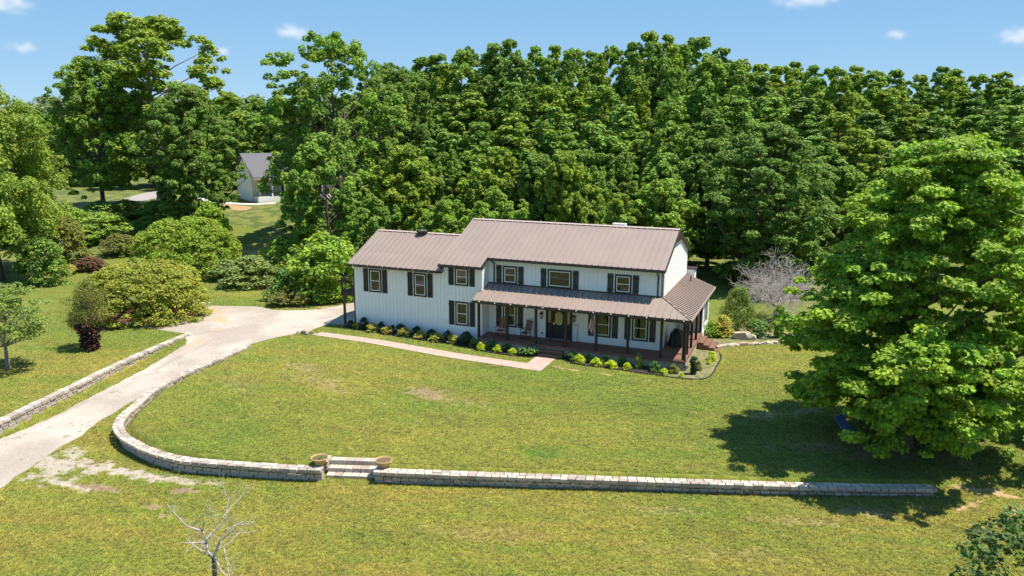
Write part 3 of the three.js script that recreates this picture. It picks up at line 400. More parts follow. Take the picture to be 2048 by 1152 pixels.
  P(K.dense, 'maple_tree', 'dense dark round maple left of the neighbour house', [-60.5, -23.2, 11.4, 17.0], L.forestC);
  P(K.oak[1], 'oak_tree', 'leafy tree filling the left side under the tallest oak', [-74.2, -22.2, 12.5, 18.7], L.forest);
  P(K.feather, 'feathery_tree', 'feathery yellow-green tree with drooping sprays at the left frame edge', [-61.0, 0.4, 13.5, 18.4], L.feather);
  P(K.mid[2], 'round_tree', 'small light green tree behind the wing roof', [-21.8, -13.1, 5.6, 8.0], L.lime);
  P(K.mid[3], 'round_tree', 'light green tree behind the left end of the main ridge', [-18.4, -15.6, 6.6, 9.0], L.lime);
  P(K.mid[0], 'round_tree', 'light yellow-green tree behind the right end of the main ridge', [-4.6, -22.2, 8.0, 9.8], L.lime);
  P(K.mid[1], 'round_tree', 'medium pointed tree behind the middle of the main ridge', [-14.1, -22.7, 6.6, 12.2], L.forestB);
  P(K.dense, 'maple_tree', 'big dark green maple behind the leafless tree', [3.9, -26.7, 13.2, 14.9], L.deep);
  P(K.mid[2], 'round_tree', 'sunny green tree at the right frame edge behind the big maple', [21.8, 2.6, 8.6, 11.6], L.maple);
  P(K.mid[3], 'round_tree', 'small tree between the wing roof and the round trees', [-29.0, -12.3, 5.6, 8.2], L.forest);
  P(K.mid[2], 'round_tree', 'small tree just behind the ridge right of the pointed tree', [-8.4, -21.8, 5.4, 8.6], L.forestB);
  P(K.mid[1], 'round_tree', 'mid green tree up the slope above the left end of the main ridge', [-19.2, -27.1, 7.0, 12.0], L.forest);
  P(K.wood[4], 'woodland_tree', 'dark tree above the neighbour roof, left of the broad oak', [-64.8, -52.3, 12.0, 16.5], L.forestC);
  P(K.wood[1], 'woodland_tree', 'tree in the gap between the dense maple and the broad oak', [-78.0, -50.7, 11.0, 15.0], L.forest);
  P(K.maple, 'maple_tree', 'huge spreading maple shading the front lawn at the right', [12.84, 9.0, 12.5, 13.9], L.maple, { turn: 0.4 });
  P(K.dogwood, 'dogwood_tree', 'small crooked dogwood on the left lawn beside the driveway wall', [-34.97, 17.64, 6.4, 5.2], L.sage, { bark: M.barkPale, turn: 2.1 });
  P(K.sapling, 'sapling_tree', 'young tree with reddish shoots poking in at the lower right corner', [15.5, 22.4, 6.2, 4.5], leafMat([0.105, 0.18, 0.03]), { turn: 1.0 });
  // garden shrubs left of the house
  const B = (kind, name, label, a, mat, o) => P(kind, name, label, a, mat, { category: 'shrub', crownName: 'foliage', trunkName: 'stem', ...o });
  B(K.bigBush[0], 'mounded_shrub', 'wide golden-topped mounded shrub beside the driveway bend', [-37.9, 4.9, 9.2, 4.25], L.gold2);
  B(K.bigBush[1], 'mounded_shrub', 'big dark green mounded shrub behind the golden-topped one', [-47.9, -9.2, 10.0, 5.6], L.forestB);
  B(K.bush[0], 'young_shrub', 'bright green upright shrub behind the dark mounded shrub', [-54.5, -19.4, 4.4, 5.2], L.maple);
  B(K.bush[1], 'evergreen_shrub', 'dark layered evergreen at the far left below the feathery tree', [-56.4, -0.4, 5.0, 4.6], L.forestC);
  B(K.bush[2], 'evergreen_shrub', 'dark arching evergreen right of the layered one', [-61.2, -6.6, 4.6, 5.0], L.olive);
  B(K.shrub[0], 'brown_shrub', 'low red-brown mound shrub on the left garden grass', [-57.4, -6.2, 3.0, 1.5], L.brown);
  B(K.shrub[1], 'yellow_shrub', 'low yellow mound next to the red-brown mound', [-58.4, -4.4, 2.4, 0.9], L.golden);
  B(K.bush[0], 'pale_shrub', 'pale green spreading shrub under the tallest oak', [-66.0, -15.5, 6.0, 3.0], L.lime);
  B(K.bush[1], 'low_shrub', 'low dark shrub left of the big dark mound', [-60.2, -12.0, 3.8, 2.4], L.olive);
  [[-71.6, -15.9, 5.0, 2.4], [-72.1, -20.1, 5.6, 2.5], [-71.6, -23.3, 5.0, 2.2], [-67.0, -24.0, 5.6, 2.6], [-70.3, -13.0, 4.6, 3.0], [-66.5, -12.7, 4.4, 1.9], [-64.6, -20.2, 4.2, 1.8], [-73.6, -10.2, 7.0, 4.2], [-69.9, -8.5, 5.2, 3.8], [-50.2, 8.2, 3.0, 2.0]].forEach((a, i) => B(K.bush[i % 3], 'undergrowth_shrub', ['low green shrub under the tallest oak', 'light leafy shrub by the road bend', 'low shrub at the foot of the oak trunk', 'leafy shrub under the dense maple', 'bright shrub left of the road', 'low spreading shrub on the garden slope', 'low shrub above the dark mound', 'bright layered shrub under the feathery tree', 'leafy shrub right of the feathery tree', 'small shrub at the left frame edge above the dogwood'][i], a, [L.lime, L.forest, L.forestB, L.forest, L.lime][i % 5], { group: 'undergrowth left of the house' }));
  B(K.wisp, 'wispy_shrub', 'wispy olive shrub with a dark red base on the left lawn', [-34.21, 12.68, 3.4, 4.6], L.olive);
  B(K.column, 'barberry_shrub', 'dark red upright barberry at the foot of the wispy shrub', [-34.05, 12.95, 1.25, 2.2], L.red);
  B(K.bush[2], 'hedge_shrub', 'large light green shrub against the raised deck', [-29.4, -5.6, 6.4, 5.6], L.lime);
  B(K.bush[0], 'hedge_shrub', 'broad light green shrub at the foot of the dark bank', [-39.0, -7.9, 6.0, 2.7], L.sage);
  B(K.bush[1], 'hedge_shrub', 'upright shrub climbing the bank left of the deck', [-37.6, -10.9, 5.2, 4.2], L.lime);
  B(K.shrub[2], 'hedge_shrub', 'small shrub where the far lawn meets the bank', [-42.6, -8.6, 3.6, 2.0], L.sage);
  B(K.shrub[3], 'hedge_shrub', 'dark leafy shrub beside the thin garden pole', [-32.2, -3.9, 3.0, 2.6], L.bedMid);
  B(K.shrub[0], 'hedge_shrub', 'bright leafy plant left of the deck posts', [-28.3, -4.4, 2.8, 2.0], L.maple);
  B(K.bush[2], 'hedge_shrub', 'dark shrub tucked under the light green shrub by the deck', [-31.2, -6.0, 4.4, 3.6], L.forest);
  B(K.shrub[1], 'boxwood_shrub', 'rounded boxwood nearest the garden pole', [-31.02, -1.9, 2.0, 1.15], L.bronze);
  B(K.shrub[2], 'boxwood_shrub', 'rounded boxwood on the deck side of its pair', [-29.9, -2.6, 1.9, 1.2], L.bronze);
  // garden right of the house
  B(K.spire, 'upright_shrub', 'tall olive spiky shrub beside the sunroom', [3.78, -9.12, 4.2, 3.3], L.sage);
  B(K.shrub[3], 'spirea_shrub', 'yellow-brown shrub in front of the tall spiky shrub', [2.95, -7.3, 1.7, 1.55], L.golden);
  B(K.shrub[0], 'lime_shrub', 'lime green shrub against the sunroom wall', [2.3, -7.0, 1.5, 1.15], L.lime);
  B(K.shrub[1], 'iris_clump', 'blue-green leafy clump beside the boulder', [5.2, -8.4, 1.8, 1.2], L.bedMid);
  B(K.column, 'ivy_column', 'ivy-covered stump in front of the leafless tree', [6.62, -8.42, 0.75, 2.35], L.forest);
}

// leafless trees
function branchTree(seed, start, dir, len, rad, depth, opt) {
  const r = rngOf(seed), thick = [], fine = [];
  (function grow(p, d, l, rd, lev) {
    const pts = [p.clone()], rr = [rd]; let q = p.clone(), dd = d.clone();
    const seg = lev > 3 ? 2 : 3;
    for (let i = 0; i < seg; i++) { dd.x += (r() - 0.5) * opt.wob; dd.y += (r() - 0.5) * opt.wob + opt.lift; dd.z += (r() - 0.5) * opt.wob; dd.normalize(); q = q.clone().addScaledVector(dd, l / seg); pts.push(q); rr.push(rd * (1 - 0.45 * (i + 1) / seg)); }
    (lev > opt.fineFrom ? fine : thick).push(tube(pts, rr, lev > 2 ? 3 : 6));
    if (lev >= depth) return;
    const kids = opt.kids[Math.min(lev, opt.kids.length - 1)];
    for (let i = 0; i < kids; i++) {
      const at = lev === 0 ? pts[seg] : pts[1 + Math.floor(r() * seg)], ax = V(r() - 0.5, r() - 0.5, r() - 0.5).normalize(), nd = dd.clone();
      if (lev === 0) { const a = i / kids * 6.283 + r() * 0.7; nd.set(Math.cos(a) * opt.flare, 0.55 + 0.5 * r(), Math.sin(a) * opt.flare).normalize(); } else nd.addScaledVector(ax, 0.95).normalize();
      grow(at.clone(), nd, l * (0.66 + 0.24 * r()) * (lev === 0 ? opt.first : 1), Math.max(0.011, rr[seg] * (0.6 + 0.25 * r())), lev + 1);
    }
  })(start, dir, len, rad, 0);
  return { thick: mergeGeometries(thick), fine: fine.length ? mergeGeometries(fine) : null };
}
{
  const t = thing('bare_tree', 'leafless grey twiggy tree beyond the right porch steps', 'tree', [6.02, H(6.02, -13.6) - 0.05, -13.6]);
  const b = branchTree(41, V(0, 0, 0), V(0.02, 1, 0), 1.1, 0.24, 6, { wob: 0.25, lift: 0.04, kids: [8, 4, 4, 3, 3, 2], flare: 1.15, first: 1.55, fineFrom: 2 });
  part('trunk', b.thick, M.twig, t); part('twigs', b.fine, M.twig, t);
  // dead tree in front: limbs in metres from its foot, across / up, each with its own depth
  const d = thing('dead_tree', 'small bleached dead tree with bare forked limbs in the foreground', 'tree', [-7.47, H(-7.47, 30.28) - 0.05, 30.28], 0.385);
  const s = 1 / (5.435 * 66), X = (a) => (a - 800) * s, Y = (q) => 0.15 + (1700 - q) * s, r = rngOf(9), g = [];
  const limbs = [
    [0, 0.075, 0.045, [[800, 1745], [806, 1400], [800, 1150], [800, 950], [795, 890]]], [-0.05, 0.036, 0.008, [[795, 900], [745, 850], [730, 770], [725, 720], [700, 620], [660, 600], [530, 565], [440, 460], [385, 385], [340, 315]]], [-0.1, 0.01, 0.004, [[385, 385], [410, 345]]], [0.05, 0.02, 0.009, [[705, 625], [690, 500]]], [0.1, 0.017, 0.005, [[712, 600], [745, 470], [752, 360]]],
    [0.2, 0.022, 0.006, [[725, 740], [640, 695], [570, 652]]], [0.1, 0.018, 0.006, [[722, 735], [660, 712], [600, 690]]], [0.12, 0.034, 0.008, [[800, 900], [850, 810], [872, 750], [910, 678], [1000, 610], [1070, 550], [1110, 495], [1200, 480], [1310, 448]]], [0.3, 0.010, 0.004, [[1150, 490], [1110, 470], [1050, 442]]],
    [-0.3, 0.030, 0.006, [[745, 700], [790, 650], [860, 590], [920, 520], [920, 440], [935, 330], [900, 265], [862, 185]]], [-0.4, 0.014, 0.004, [[930, 450], [1000, 370], [1085, 290], [1092, 230]]], [0.35, 0.028, 0.007, [[805, 905], [860, 930], [920, 972], [1000, 1000], [1120, 1022]]], [0.45, 0.011, 0.005, [[940, 975], [1020, 985], [1112, 995]]],
    [-0.35, 0.022, 0.006, [[760, 900], [640, 897], [500, 880], [415, 868]]], [-0.45, 0.010, 0.004, [[495, 880], [455, 925], [438, 990]]], [-0.4, 0.012, 0.004, [[735, 850], [680, 846], [625, 876], [602, 915], [535, 945]]], [-0.25, 0.020, 0.005, [[850, 825], [920, 808], [980, 765], [1050, 700], [1140, 745]]], [0.25, 0.014, 0.005, [[925, 810], [960, 862], [1000, 880], [1062, 908]]], [0.2, 0.008, 0.003, [[850, 380], [838, 340], [848, 262]]], [0.15, 0.010, 0.003, [[860, 590], [850, 440], [850, 380]]],
  ];
  const twigs = [];
  for (const [dz, r0, r1, pts] of limbs) {
    const n = pts.length, q = pts.map(([a, b2], i) => V(X(a), Y(b2), dz * (n > 1 ? i / (n - 1) : 0) * 2.2 + (i ? (r() - 0.5) * 0.06 : 0)));
    g.push(tube(q, q.map((_, i) => 1.3 * lerp(r0, r1, i / (n - 1))), 6));
    for (let i = 2; i < n; i++) for (let k = 0; k < 5; k++) { let p = q[i - 1].clone().lerp(q[i], r()), dd = V(r() - 0.3, r() - 0.1, r() - 0.5).normalize(); const e = p.clone().addScaledVector(dd, 0.12 + 0.25 * r()), e2 = e.clone().addScaledVector(V(dd.x + (r() - 0.5), dd.y + (r() - 0.5), dd.z).normalize(), 0.15 + 0.2 * r()); twigs.push(tube([p, e, e2], [0.005, 0.0035, 0.002], 3)); }
  }
  part('trunk', g.shift(), M.bark, d); part('limbs', g, M.deadWood, d); part('twigs', twigs, M.deadWood, d);
}

// planting beds along the house front
{
  const r = rngOf(555), ord = ['first', 'second', 'third', 'fourth', 'fifth', 'sixth', 'seventh', 'eighth', 'ninth', 'tenth'];
  const bed = (name, list, mat, label, group, kinds = K.shrub) => list.forEach(([x, z, w, h], i) => plantTree(kinds[Math.floor(r() * kinds.length)], name, label(ord[i]), x, z, w * 1.14, h * 1.1, Array.isArray(mat) ? mat[i % mat.length] : mat, { category: 'shrub', crownName: 'foliage', trunkName: 'stem', turn: r() * 6.28, group }));
  bed('golden_shrub', [[-21.42, 1.74, 0.5, 0.46], [-19.97, 1.93, 0.88, 0.6], [-18.71, 2.0, 0.8, 0.56], [-17.36, 1.95, 0.84, 0.64], [-16.06, 1.97, 0.82, 0.54], [-14.85, 2.0, 0.95, 0.58], [-13.74, 1.82, 0.72, 0.58]], L.golden, (o) => o + ' golden-leaved shrub along the wing wall, counted from the deck', 'golden shrubs below the wing');
  bed('dark_shrub', [[-22.04, 1.45, 0.64, 0.5], [-20.95, 1.42, 0.69, 0.78], [-19.52, 1.5, 0.5, 0.66], [-18.52, 1.6, 0.42, 0.55], [-17.95, 1.5, 0.72, 0.66], [-16.65, 1.5, 0.64, 0.68], [-15.48, 1.5, 0.72, 0.62], [-14.28, 1.48, 0.62, 0.68], [-12.8, 1.72, 0.95, 0.84]], L.bedDark, (o) => o + ' dark green shrub against the wing wall, counted from the deck', 'dark shrubs below the wing');
  bed('flower_clump', [[-21.25, 1.5, 0.3, 0.42]], L.flower, () => 'small red flower clump at the deck end of the bed', undefined);
  bed('green_shrub', [[-12.02, 2.13, 0.62, 0.6], [-10.78, 2.13, 0.78, 0.62], [-9.67, 2.05, 0.64, 0.54]], L.bedMid, (o) => o + ' mid green shrub left of the front steps, counted from the wing', 'green shrubs left of the steps');
  bed('lime_shrub', [[-11.29, 2.5, 0.58, 0.55], [-10.12, 2.5, 0.55, 0.5], [-9.03, 2.6, 0.5, 0.44]], L.acid, (o) => o + ' bright lime shrub left of the front steps, counted from the wing', 'lime shrubs left of the steps');
  bed('green_shrub', [[-5.15, 2.3, 0.64, 0.6], [-4.05, 2.2, 0.54, 0.5], [-3.0, 2.25, 0.6, 0.52], [-1.93, 2.12, 0.52, 0.58], [-0.86, 2.3, 0.5, 0.92], [0.17, 2.5, 0.72, 0.62], [1.25, 2.3, 0.6, 0.52]], [L.bedMid, L.bedMid, L.bedMid, L.bedMid, L.sage, L.bedMid, L.olive], (o) => o + ' green shrub right of the front steps, counted from the steps', 'green shrubs right of the steps');
  bed('lime_shrub', [[-4.52, 2.72, 0.6, 0.58], [-3.42, 2.8, 0.62, 0.52], [-2.45, 2.88, 0.65, 0.5], [-1.48, 2.8, 0.52, 0.44], [0.79, 2.89, 0.46, 0.42], [1.83, 2.9, 0.28, 0.28]], L.acid, (o) => o + ' bright lime shrub right of the front steps, counted from the steps', 'lime shrubs right of the steps');
  bed('lime_shrub', [[3.05, -1.13, 0.6, 0.58]], L.acid, () => 'lime shrub beside the side steps', undefined);
  bed('lime_shrub', [[2.95, -0.19, 0.26, 0.3]], L.acid, () => 'tiny lime shrub in front of the one beside the side steps', undefined);
  bed('corner_shrub', [[2.55, 1.3, 0.48, 0.6]], L.olive, () => 'small olive shrub behind the dark upright plant at the porch corner', undefined);
  plantTree(K.column, 'upright_plant', 'dark narrow upright plant at the porch corner', 2.37, 2.14, 0.42, 1.15, L.bedDark, { category: 'plant', crownName: 'foliage', trunkName: 'stem' });
  // hosta: arching strap leaves round a centre
  const h = thing('hosta_plant', 'broad-leaved hosta spilling beside the front steps', 'plant', [-8.03, H(-8.03, 2.4), 2.4]), q = rngOf(3), P = [], N = [], I = [], Cc = [];
  for (let i = 0; i < 120; i++) {
    const a = q() * 6.283, l = 0.25 + 0.35 * q(), up = 0.25 + 0.35 * q(), w = 0.05 + 0.03 * q(), ox = (q() - 0.5) * 0.75, oz = (q() - 0.5) * 0.3, b0 = P.length / 3, t = 0.75 + 0.5 * q();
    for (let k = 0; k <= 4; k++) { const s = k / 4, rad = l * s, y = up * Math.sin(s * 2.3), ww = w * Math.sin(0.25 + s * 2.7); for (const e of [-1, 1]) { P.push(ox + Math.cos(a) * rad - Math.sin(a) * ww * e, y, oz + Math.sin(a) * rad + Math.cos(a) * ww * e); N.push(Math.cos(a) * 0.4, 0.9, Math.sin(a) * 0.4); Cc.push(t, t, t); } if (k) { const j = b0 + k * 2; I.push(j - 2, j - 1, j, j - 1, j + 1, j); } }
  }
  const g = new THREE.BufferGeometry(); g.setAttribute('position', new THREE.Float32BufferAttribute(P, 3)); g.setAttribute('normal', new THREE.Float32BufferAttribute(N, 3)); g.setAttribute('color', new THREE.Float32BufferAttribute(Cc, 3)); g.setIndex(I); part('leaves', g, L.bedMid, h);
  // black edging strips of the beds
  const strip = (pts, label) => { const c = new THREE.CatmullRomCurve3(pts.map(([x, z]) => V(x, 0, z))), n = pts.length * 6, geos = []; let p = null; for (let i = 0; i <= n; i++) { const s = c.getPoint(i / n); s.y = H(s.x, s.z) + 0.05; if (p) geos.push(tube([p, s], [0.045, 0.045], 5)); p = s; } const t = part(numbered('bed_edging'), geos, M.black, scene); t.userData = { label, category: 'edging' }; };
  strip([[-22.5, 1.78], [-21.1, 2.08], [-19.8, 2.23], [-18.5, 2.33], [-17.2, 2.35], [-16.0, 2.33], [-14.8, 2.37], [-13.5, 2.17], [-12.8, 2.15], [-12.24, 2.43], [-11.4, 2.71], [-10.7, 2.83], [-9.8, 2.89], [-9.0, 2.93], [-7.7, 2.75]], 'black edging strip of the bed left of the front steps');
  strip([[-5.78, 2.32], [-4.97, 2.94], [-4.02, 3.09], [-2.93, 3.09], [-1.83, 3.11], [-0.72, 3.21], [0.34, 3.26], [1.39, 3.32], [2.38, 3.22], [2.9, 3.03], [3.3, 2.5], [3.45, 1.43], [3.48, 0.1], [3.5, -2.0], [3.32, -2.75]], 'black edging strip curving round the right porch corner');
}

// ---------------------------------------------------------------- stone walls of single blocks
function blockGeo(seed, ch = 0.13, jit = 0.07) {
  const r = rngOf(seed), pts = [];
  for (const x of [-1, 1]) for (const y of [-1, 1]) for (const z of [-1, 1]) { const j = () => (r() - 0.5) * jit; const X = x * (0.5 + j()), Yy = y * (0.5 + j() * 0.6), Z = z * (0.5 + j()); pts.push(V(X - x * ch * 0.5, Yy, Z), V(X, Yy - y * ch * 1.2, Z), V(X, Yy, Z - z * ch)); }
  const g = new ConvexGeometry(pts); const p = g.attributes.position, uv = []; for (let i = 0; i < p.count; i++) uv.push(p.getX(i) * 0.4 + p.getZ(i) * 0.2, p.getY(i) * 0.3 + p.getZ(i) * 0.3); g.setAttribute('uv', new THREE.Float32BufferAttribute(uv, 2)); return g;
}
const BLOCKS = Array.from({ length: 8 }, (_, i) => blockGeo(700 + i));
const ROCKS = Array.from({ length: 6 }, (_, i) => blockGeo(720 + i, 0.4, 0.3));
function along(pts) {                                // a smooth ground-plan line with length and frame
  const c = new THREE.CatmullRomCurve3(pts.map(([x, z]) => V(x, 0, z)), false, 'centripetal'); c.arcLengthDivisions = 600; const len = c.getLength();
  return { len, at(s) { const u = Math.min(1, Math.max(0, s / len)), p = c.getPointAt(u), t = c.getTangentAt(u); return { x: p.x, z: p.z, tx: t.x, tz: t.z }; } };
}
function blockWall(name, label, pts, o) {
  const line = along(pts), r = rngOf(o.seed), m0 = line.at(line.len / 2), t = thing(name, label, 'wall', [m0.x, H(m0.x, m0.z), m0.z]), rest = [];
  const put = (s, len, y, hgt, inset, depth, loose) => {
    const f = line.at(s), nx = -f.tz * o.side, nz = f.tx * o.side, geo = BLOCKS[Math.floor(r() * 8)], mat = M.stone[Math.floor(r() * 6)], out = (r() - 0.5) * 0.025;
    const x = f.x - nx * (inset + depth / 2 - out), z = f.z - nz * (inset + depth / 2 - out), q = new THREE.Matrix4().makeRotationY(Math.atan2(-f.tz, f.tx) + (r() - 0.5) * 0.03), sc = [len, hgt, depth];
    if (loose) { const g = geo.clone(); g.scale(...sc); g.applyMatrix4(q); g.translate(x - t.position.x, y - hgt / 2 - t.position.y, z - t.position.z); rest.push(g); return; }
    const b = new THREE.Mesh(geo, mat); b.name = 'block'; b.castShadow = b.receiveShadow = true; b.scale.set(...sc); b.rotation.y = Math.atan2(-f.tz, f.tx) + (r() - 0.5) * 0.03; b.position.set(x - t.position.x, y - hgt / 2 - t.position.y, z - t.position.z); t.add(b);
  };
  for (const c of o.courses) {
    let s = o.from ?? 0; s += (c.shift ?? 0) * c.len; const end = o.to ?? line.len;
    while (s < end - 0.1) { const l = Math.min(end - s, c.len * (0.85 + 0.3 * r())), f = line.at(s + l / 2), top = yBase(f.x) + 0.035; if (!c.deep || drop(f.z) > c.deep) put(s + l / 2, l - 0.034, top - c.y + (r() - 0.5) * 0.016, c.h - 0.026, c.inset, c.depth, c.loose); s += l; }
  }
  if (rest.length) { const m = part('lower_blocks', rest, M.stone[3], t); m.userData = { kind: 'stuff' }; }
  return t;
}
{
  const top = (len, h) => [{ len, h, y: 0, inset: 0, depth: 0.24 }, { len, h, y: 0, inset: 0.25, depth: 0.2, shift: 0.0 }];
  blockWall('curved_stone_wall', 'curved low block retaining wall along the driveway bend, left of the stone steps', W1, { seed: 1, side: -1, courses: [...top(0.4, 0.16), { len: 0.4, h: 0.15, y: 0.16, inset: 0.03, depth: 0.22, shift: 0.3, deep: 0.14 }, { len: 0.4, h: 0.17, y: 0.31, inset: 0.035, depth: 0.22, deep: 0.2, loose: true }, { len: 1.2, h: 0.3, y: 0.46, inset: 0.05, depth: 0.2, deep: 0.2, loose: true }] });
  blockWall('straight_stone_wall', 'long straight low block retaining wall right of the stone steps', W1b, { seed: 2, side: -1, courses: [...top(0.36, 0.16), { len: 0.36, h: 0.15, y: 0.16, inset: 0.03, depth: 0.22, shift: 0.4, deep: 0.1 }, { len: 0.36, h: 0.17, y: 0.31, inset: 0.035, depth: 0.22, deep: 0.2 }, { len: 1.2, h: 0.25, y: 0.47, inset: 0.05, depth: 0.2, deep: 0.2, loose: true }] });
  blockWall('driveway_stone_wall', 'low block wall between the left lawn and the driveway', W2, { seed: 3, side: -1, courses: [{ len: 0.52, h: 0.19, y: -0.03, inset: 0, depth: 0.42 }, { len: 0.46, h: 0.16, y: 0.16, inset: 0.03, depth: 0.25, shift: 0.4, deep: 0.06 }, { len: 0.42, h: 0.16, y: 0.32, inset: 0.04, depth: 0.25, deep: 0.14 }, { len: 1.2, h: 0.25, y: 0.48, inset: 0.06, depth: 0.2, deep: 0.2, loose: true }] });
  // steps through the wall
  const a = V(-10.24, 0, 21.08), b = V(-8.12, 0, 20.37), d = b.clone().sub(a), len = d.length(); d.normalize(); const back = V(d.z, 0, -d.x); const turn = Math.atan2(-d.z, d.x), yT = yBase(-9.2), st = thing('stone_steps', 'stone block steps cut through the wall between the two planter bowls', 'steps', [(a.x + b.x) / 2, H(-9.2, 21.2), (a.z + b.z) / 2]), r = rngOf(12);
  for (const [row, y, inset] of [[0, -0.40, 0.02], [1, -0.22, 0.36], [2, -0.02, 0.72]]) { let s = 0.05; const n = 6, l = (len - 0.1) / n; for (let i = 0; i < n; i++) { const c = a.clone().addScaledVector(d, s + l / 2).addScaledVector(back, inset + 0.17), m = new THREE.Mesh(BLOCKS[Math.floor(r() * 8)], M.stone[Math.floor(r() * 6)]); m.name = 'block'; m.castShadow = m.receiveShadow = true; m.scale.set(l - 0.015, 0.2, 0.34); m.rotation.y = turn; m.position.set(c.x - st.position.x, yT + y - 0.1 - st.position.y, c.z - st.position.z); st.add(m); s += l; } }
  for (const side of [0, 1]) for (let k = 0; k < 3; k++) for (let q2 = 0; q2 < 2; q2++) { const c = (side ? b : a).clone().addScaledVector(d, side ? 0.14 : -0.14).addScaledVector(back, 0.62 + q2 * 0.33), m = new THREE.Mesh(BLOCKS[Math.floor(r() * 8)], M.stone[Math.floor(r() * 6)]); m.name = 'cheek_block'; m.castShadow = m.receiveShadow = true; m.scale.set(0.28, 0.145, 0.32); m.rotation.y = turn; m.position.set(c.x - st.position.x, yT + 0.03 - 0.08 - k * 0.16 - st.position.y, c.z - st.position.z); st.add(m); }
  // planter bowls on the wall ends
  const prof = [[0.0, 0], [0.2, 0], [0.22, 0.02], [0.235, 0.09], [0.29, 0.2], [0.345, 0.26], [0.375, 0.27], [0.385, 0.30], [0.37, 0.325], [0.345, 0.32], [0.33, 0.28], [0.30, 0.24], [0, 0.24]].map(([x, y]) => new THREE.Vector2(x, y));
  [[-10.52, 20.98, 'weedy terracotta planter bowl on the left wall end by the stone steps', true], [-7.86, 20.14, 'terracotta planter bowl of bare soil on the right wall end by the stone steps', false]].forEach(([x, z, label, weeds]) => {
    const p = thing('planter_bowl', label, 'planter', [x, yBase(x) + 0.03, z], 0, 'planter bowls'); part('bowl', new THREE.LatheGeometry(prof, 40), M.terracotta, p);
    const soil = new THREE.CircleGeometry(0.335, 24); soil.rotateX(-Math.PI / 2); soil.translate(0, 0.275, 0); const sp = soil.attributes.position; for (let i = 1; i < sp.count - 1; i++) sp.setY(i, 0.27); part('soil', soil, M.soil, p);
    if (weeds) { const q = rngOf(44), cl = []; for (let i = 0; i < 12; i++) cl.push([(q() - 0.4) * 0.4, 0.28, (q() - 0.5) * 0.4, 0.06, 0.6]); part('weeds', leaves({ rng: q, clumps: cl, per: 16, size: 0.05 }), L.bedMid, p); }
  });
  // stone edging and boulder of the right garden
  const e = along([[3.0, -4.0], [3.72, -4.87], [4.63, -5.52], [5.55, -6.18], [6.48, -6.84], [7.42, -7.51], [8.04, -8.32], [8.0, -8.95], [7.51, -9.23], [6.83, -9.6]]), sb = thing('stone_edging', 'row of rough stones edging the garden right of the house', 'edging', [5.5, H(5.5, -6.2), -6.2]);
  let s = 0; while (s < e.len) { const l = 0.25 + 0.4 * r(), f = e.at(s + l / 2), m = new THREE.Mesh(ROCKS[Math.floor(r() * 6)], M.fieldStone[Math.floor(r() * 4)]); m.name = 'stone'; m.castShadow = m.receiveShadow = true; m.scale.set(l * 1.05, 0.16 + 0.14 * r(), 0.22 + 0.16 * r()); m.rotation.y = Math.atan2(-f.tz, f.tx) + (r() - 0.5) * 0.4; m.position.set(f.x - 5.5, 0.05, f.z + 6.2); sb.add(m); s += l; }
  const rock = (name, label, x, z, w, hgt, d2, i) => { const m = part(numbered(name), ROCKS[i], M.fieldStone[i % 4], scene); m.scale.set(w, hgt, d2); m.rotation.y = i; m.position.set(x, H(x, z) + hgt * 0.32, z); m.userData = { label, category: 'rock' }; };
  rock('boulder', 'large tan boulder in the right garden bed', 4.2, -7.2, 1.0, 0.6, 0.7, 0); rock('boulder', 'smaller tan boulder touching the large one', 4.85, -7.35, 0.6, 0.45, 0.5, 2); rock('boulder', 'flat grey rock near the leafy clump', 5.75, -7.9, 0.6, 0.16, 0.4, 1);
  rock('boulder', 'brown rock at the driveway end of the front walk', -23.75, 4.3, 0.6, 0.36, 0.45, 3); rock('boulder', 'smaller brown rock left of the one at the walk end', -24.25, 4.45, 0.36, 0.24, 0.3, 4);
}

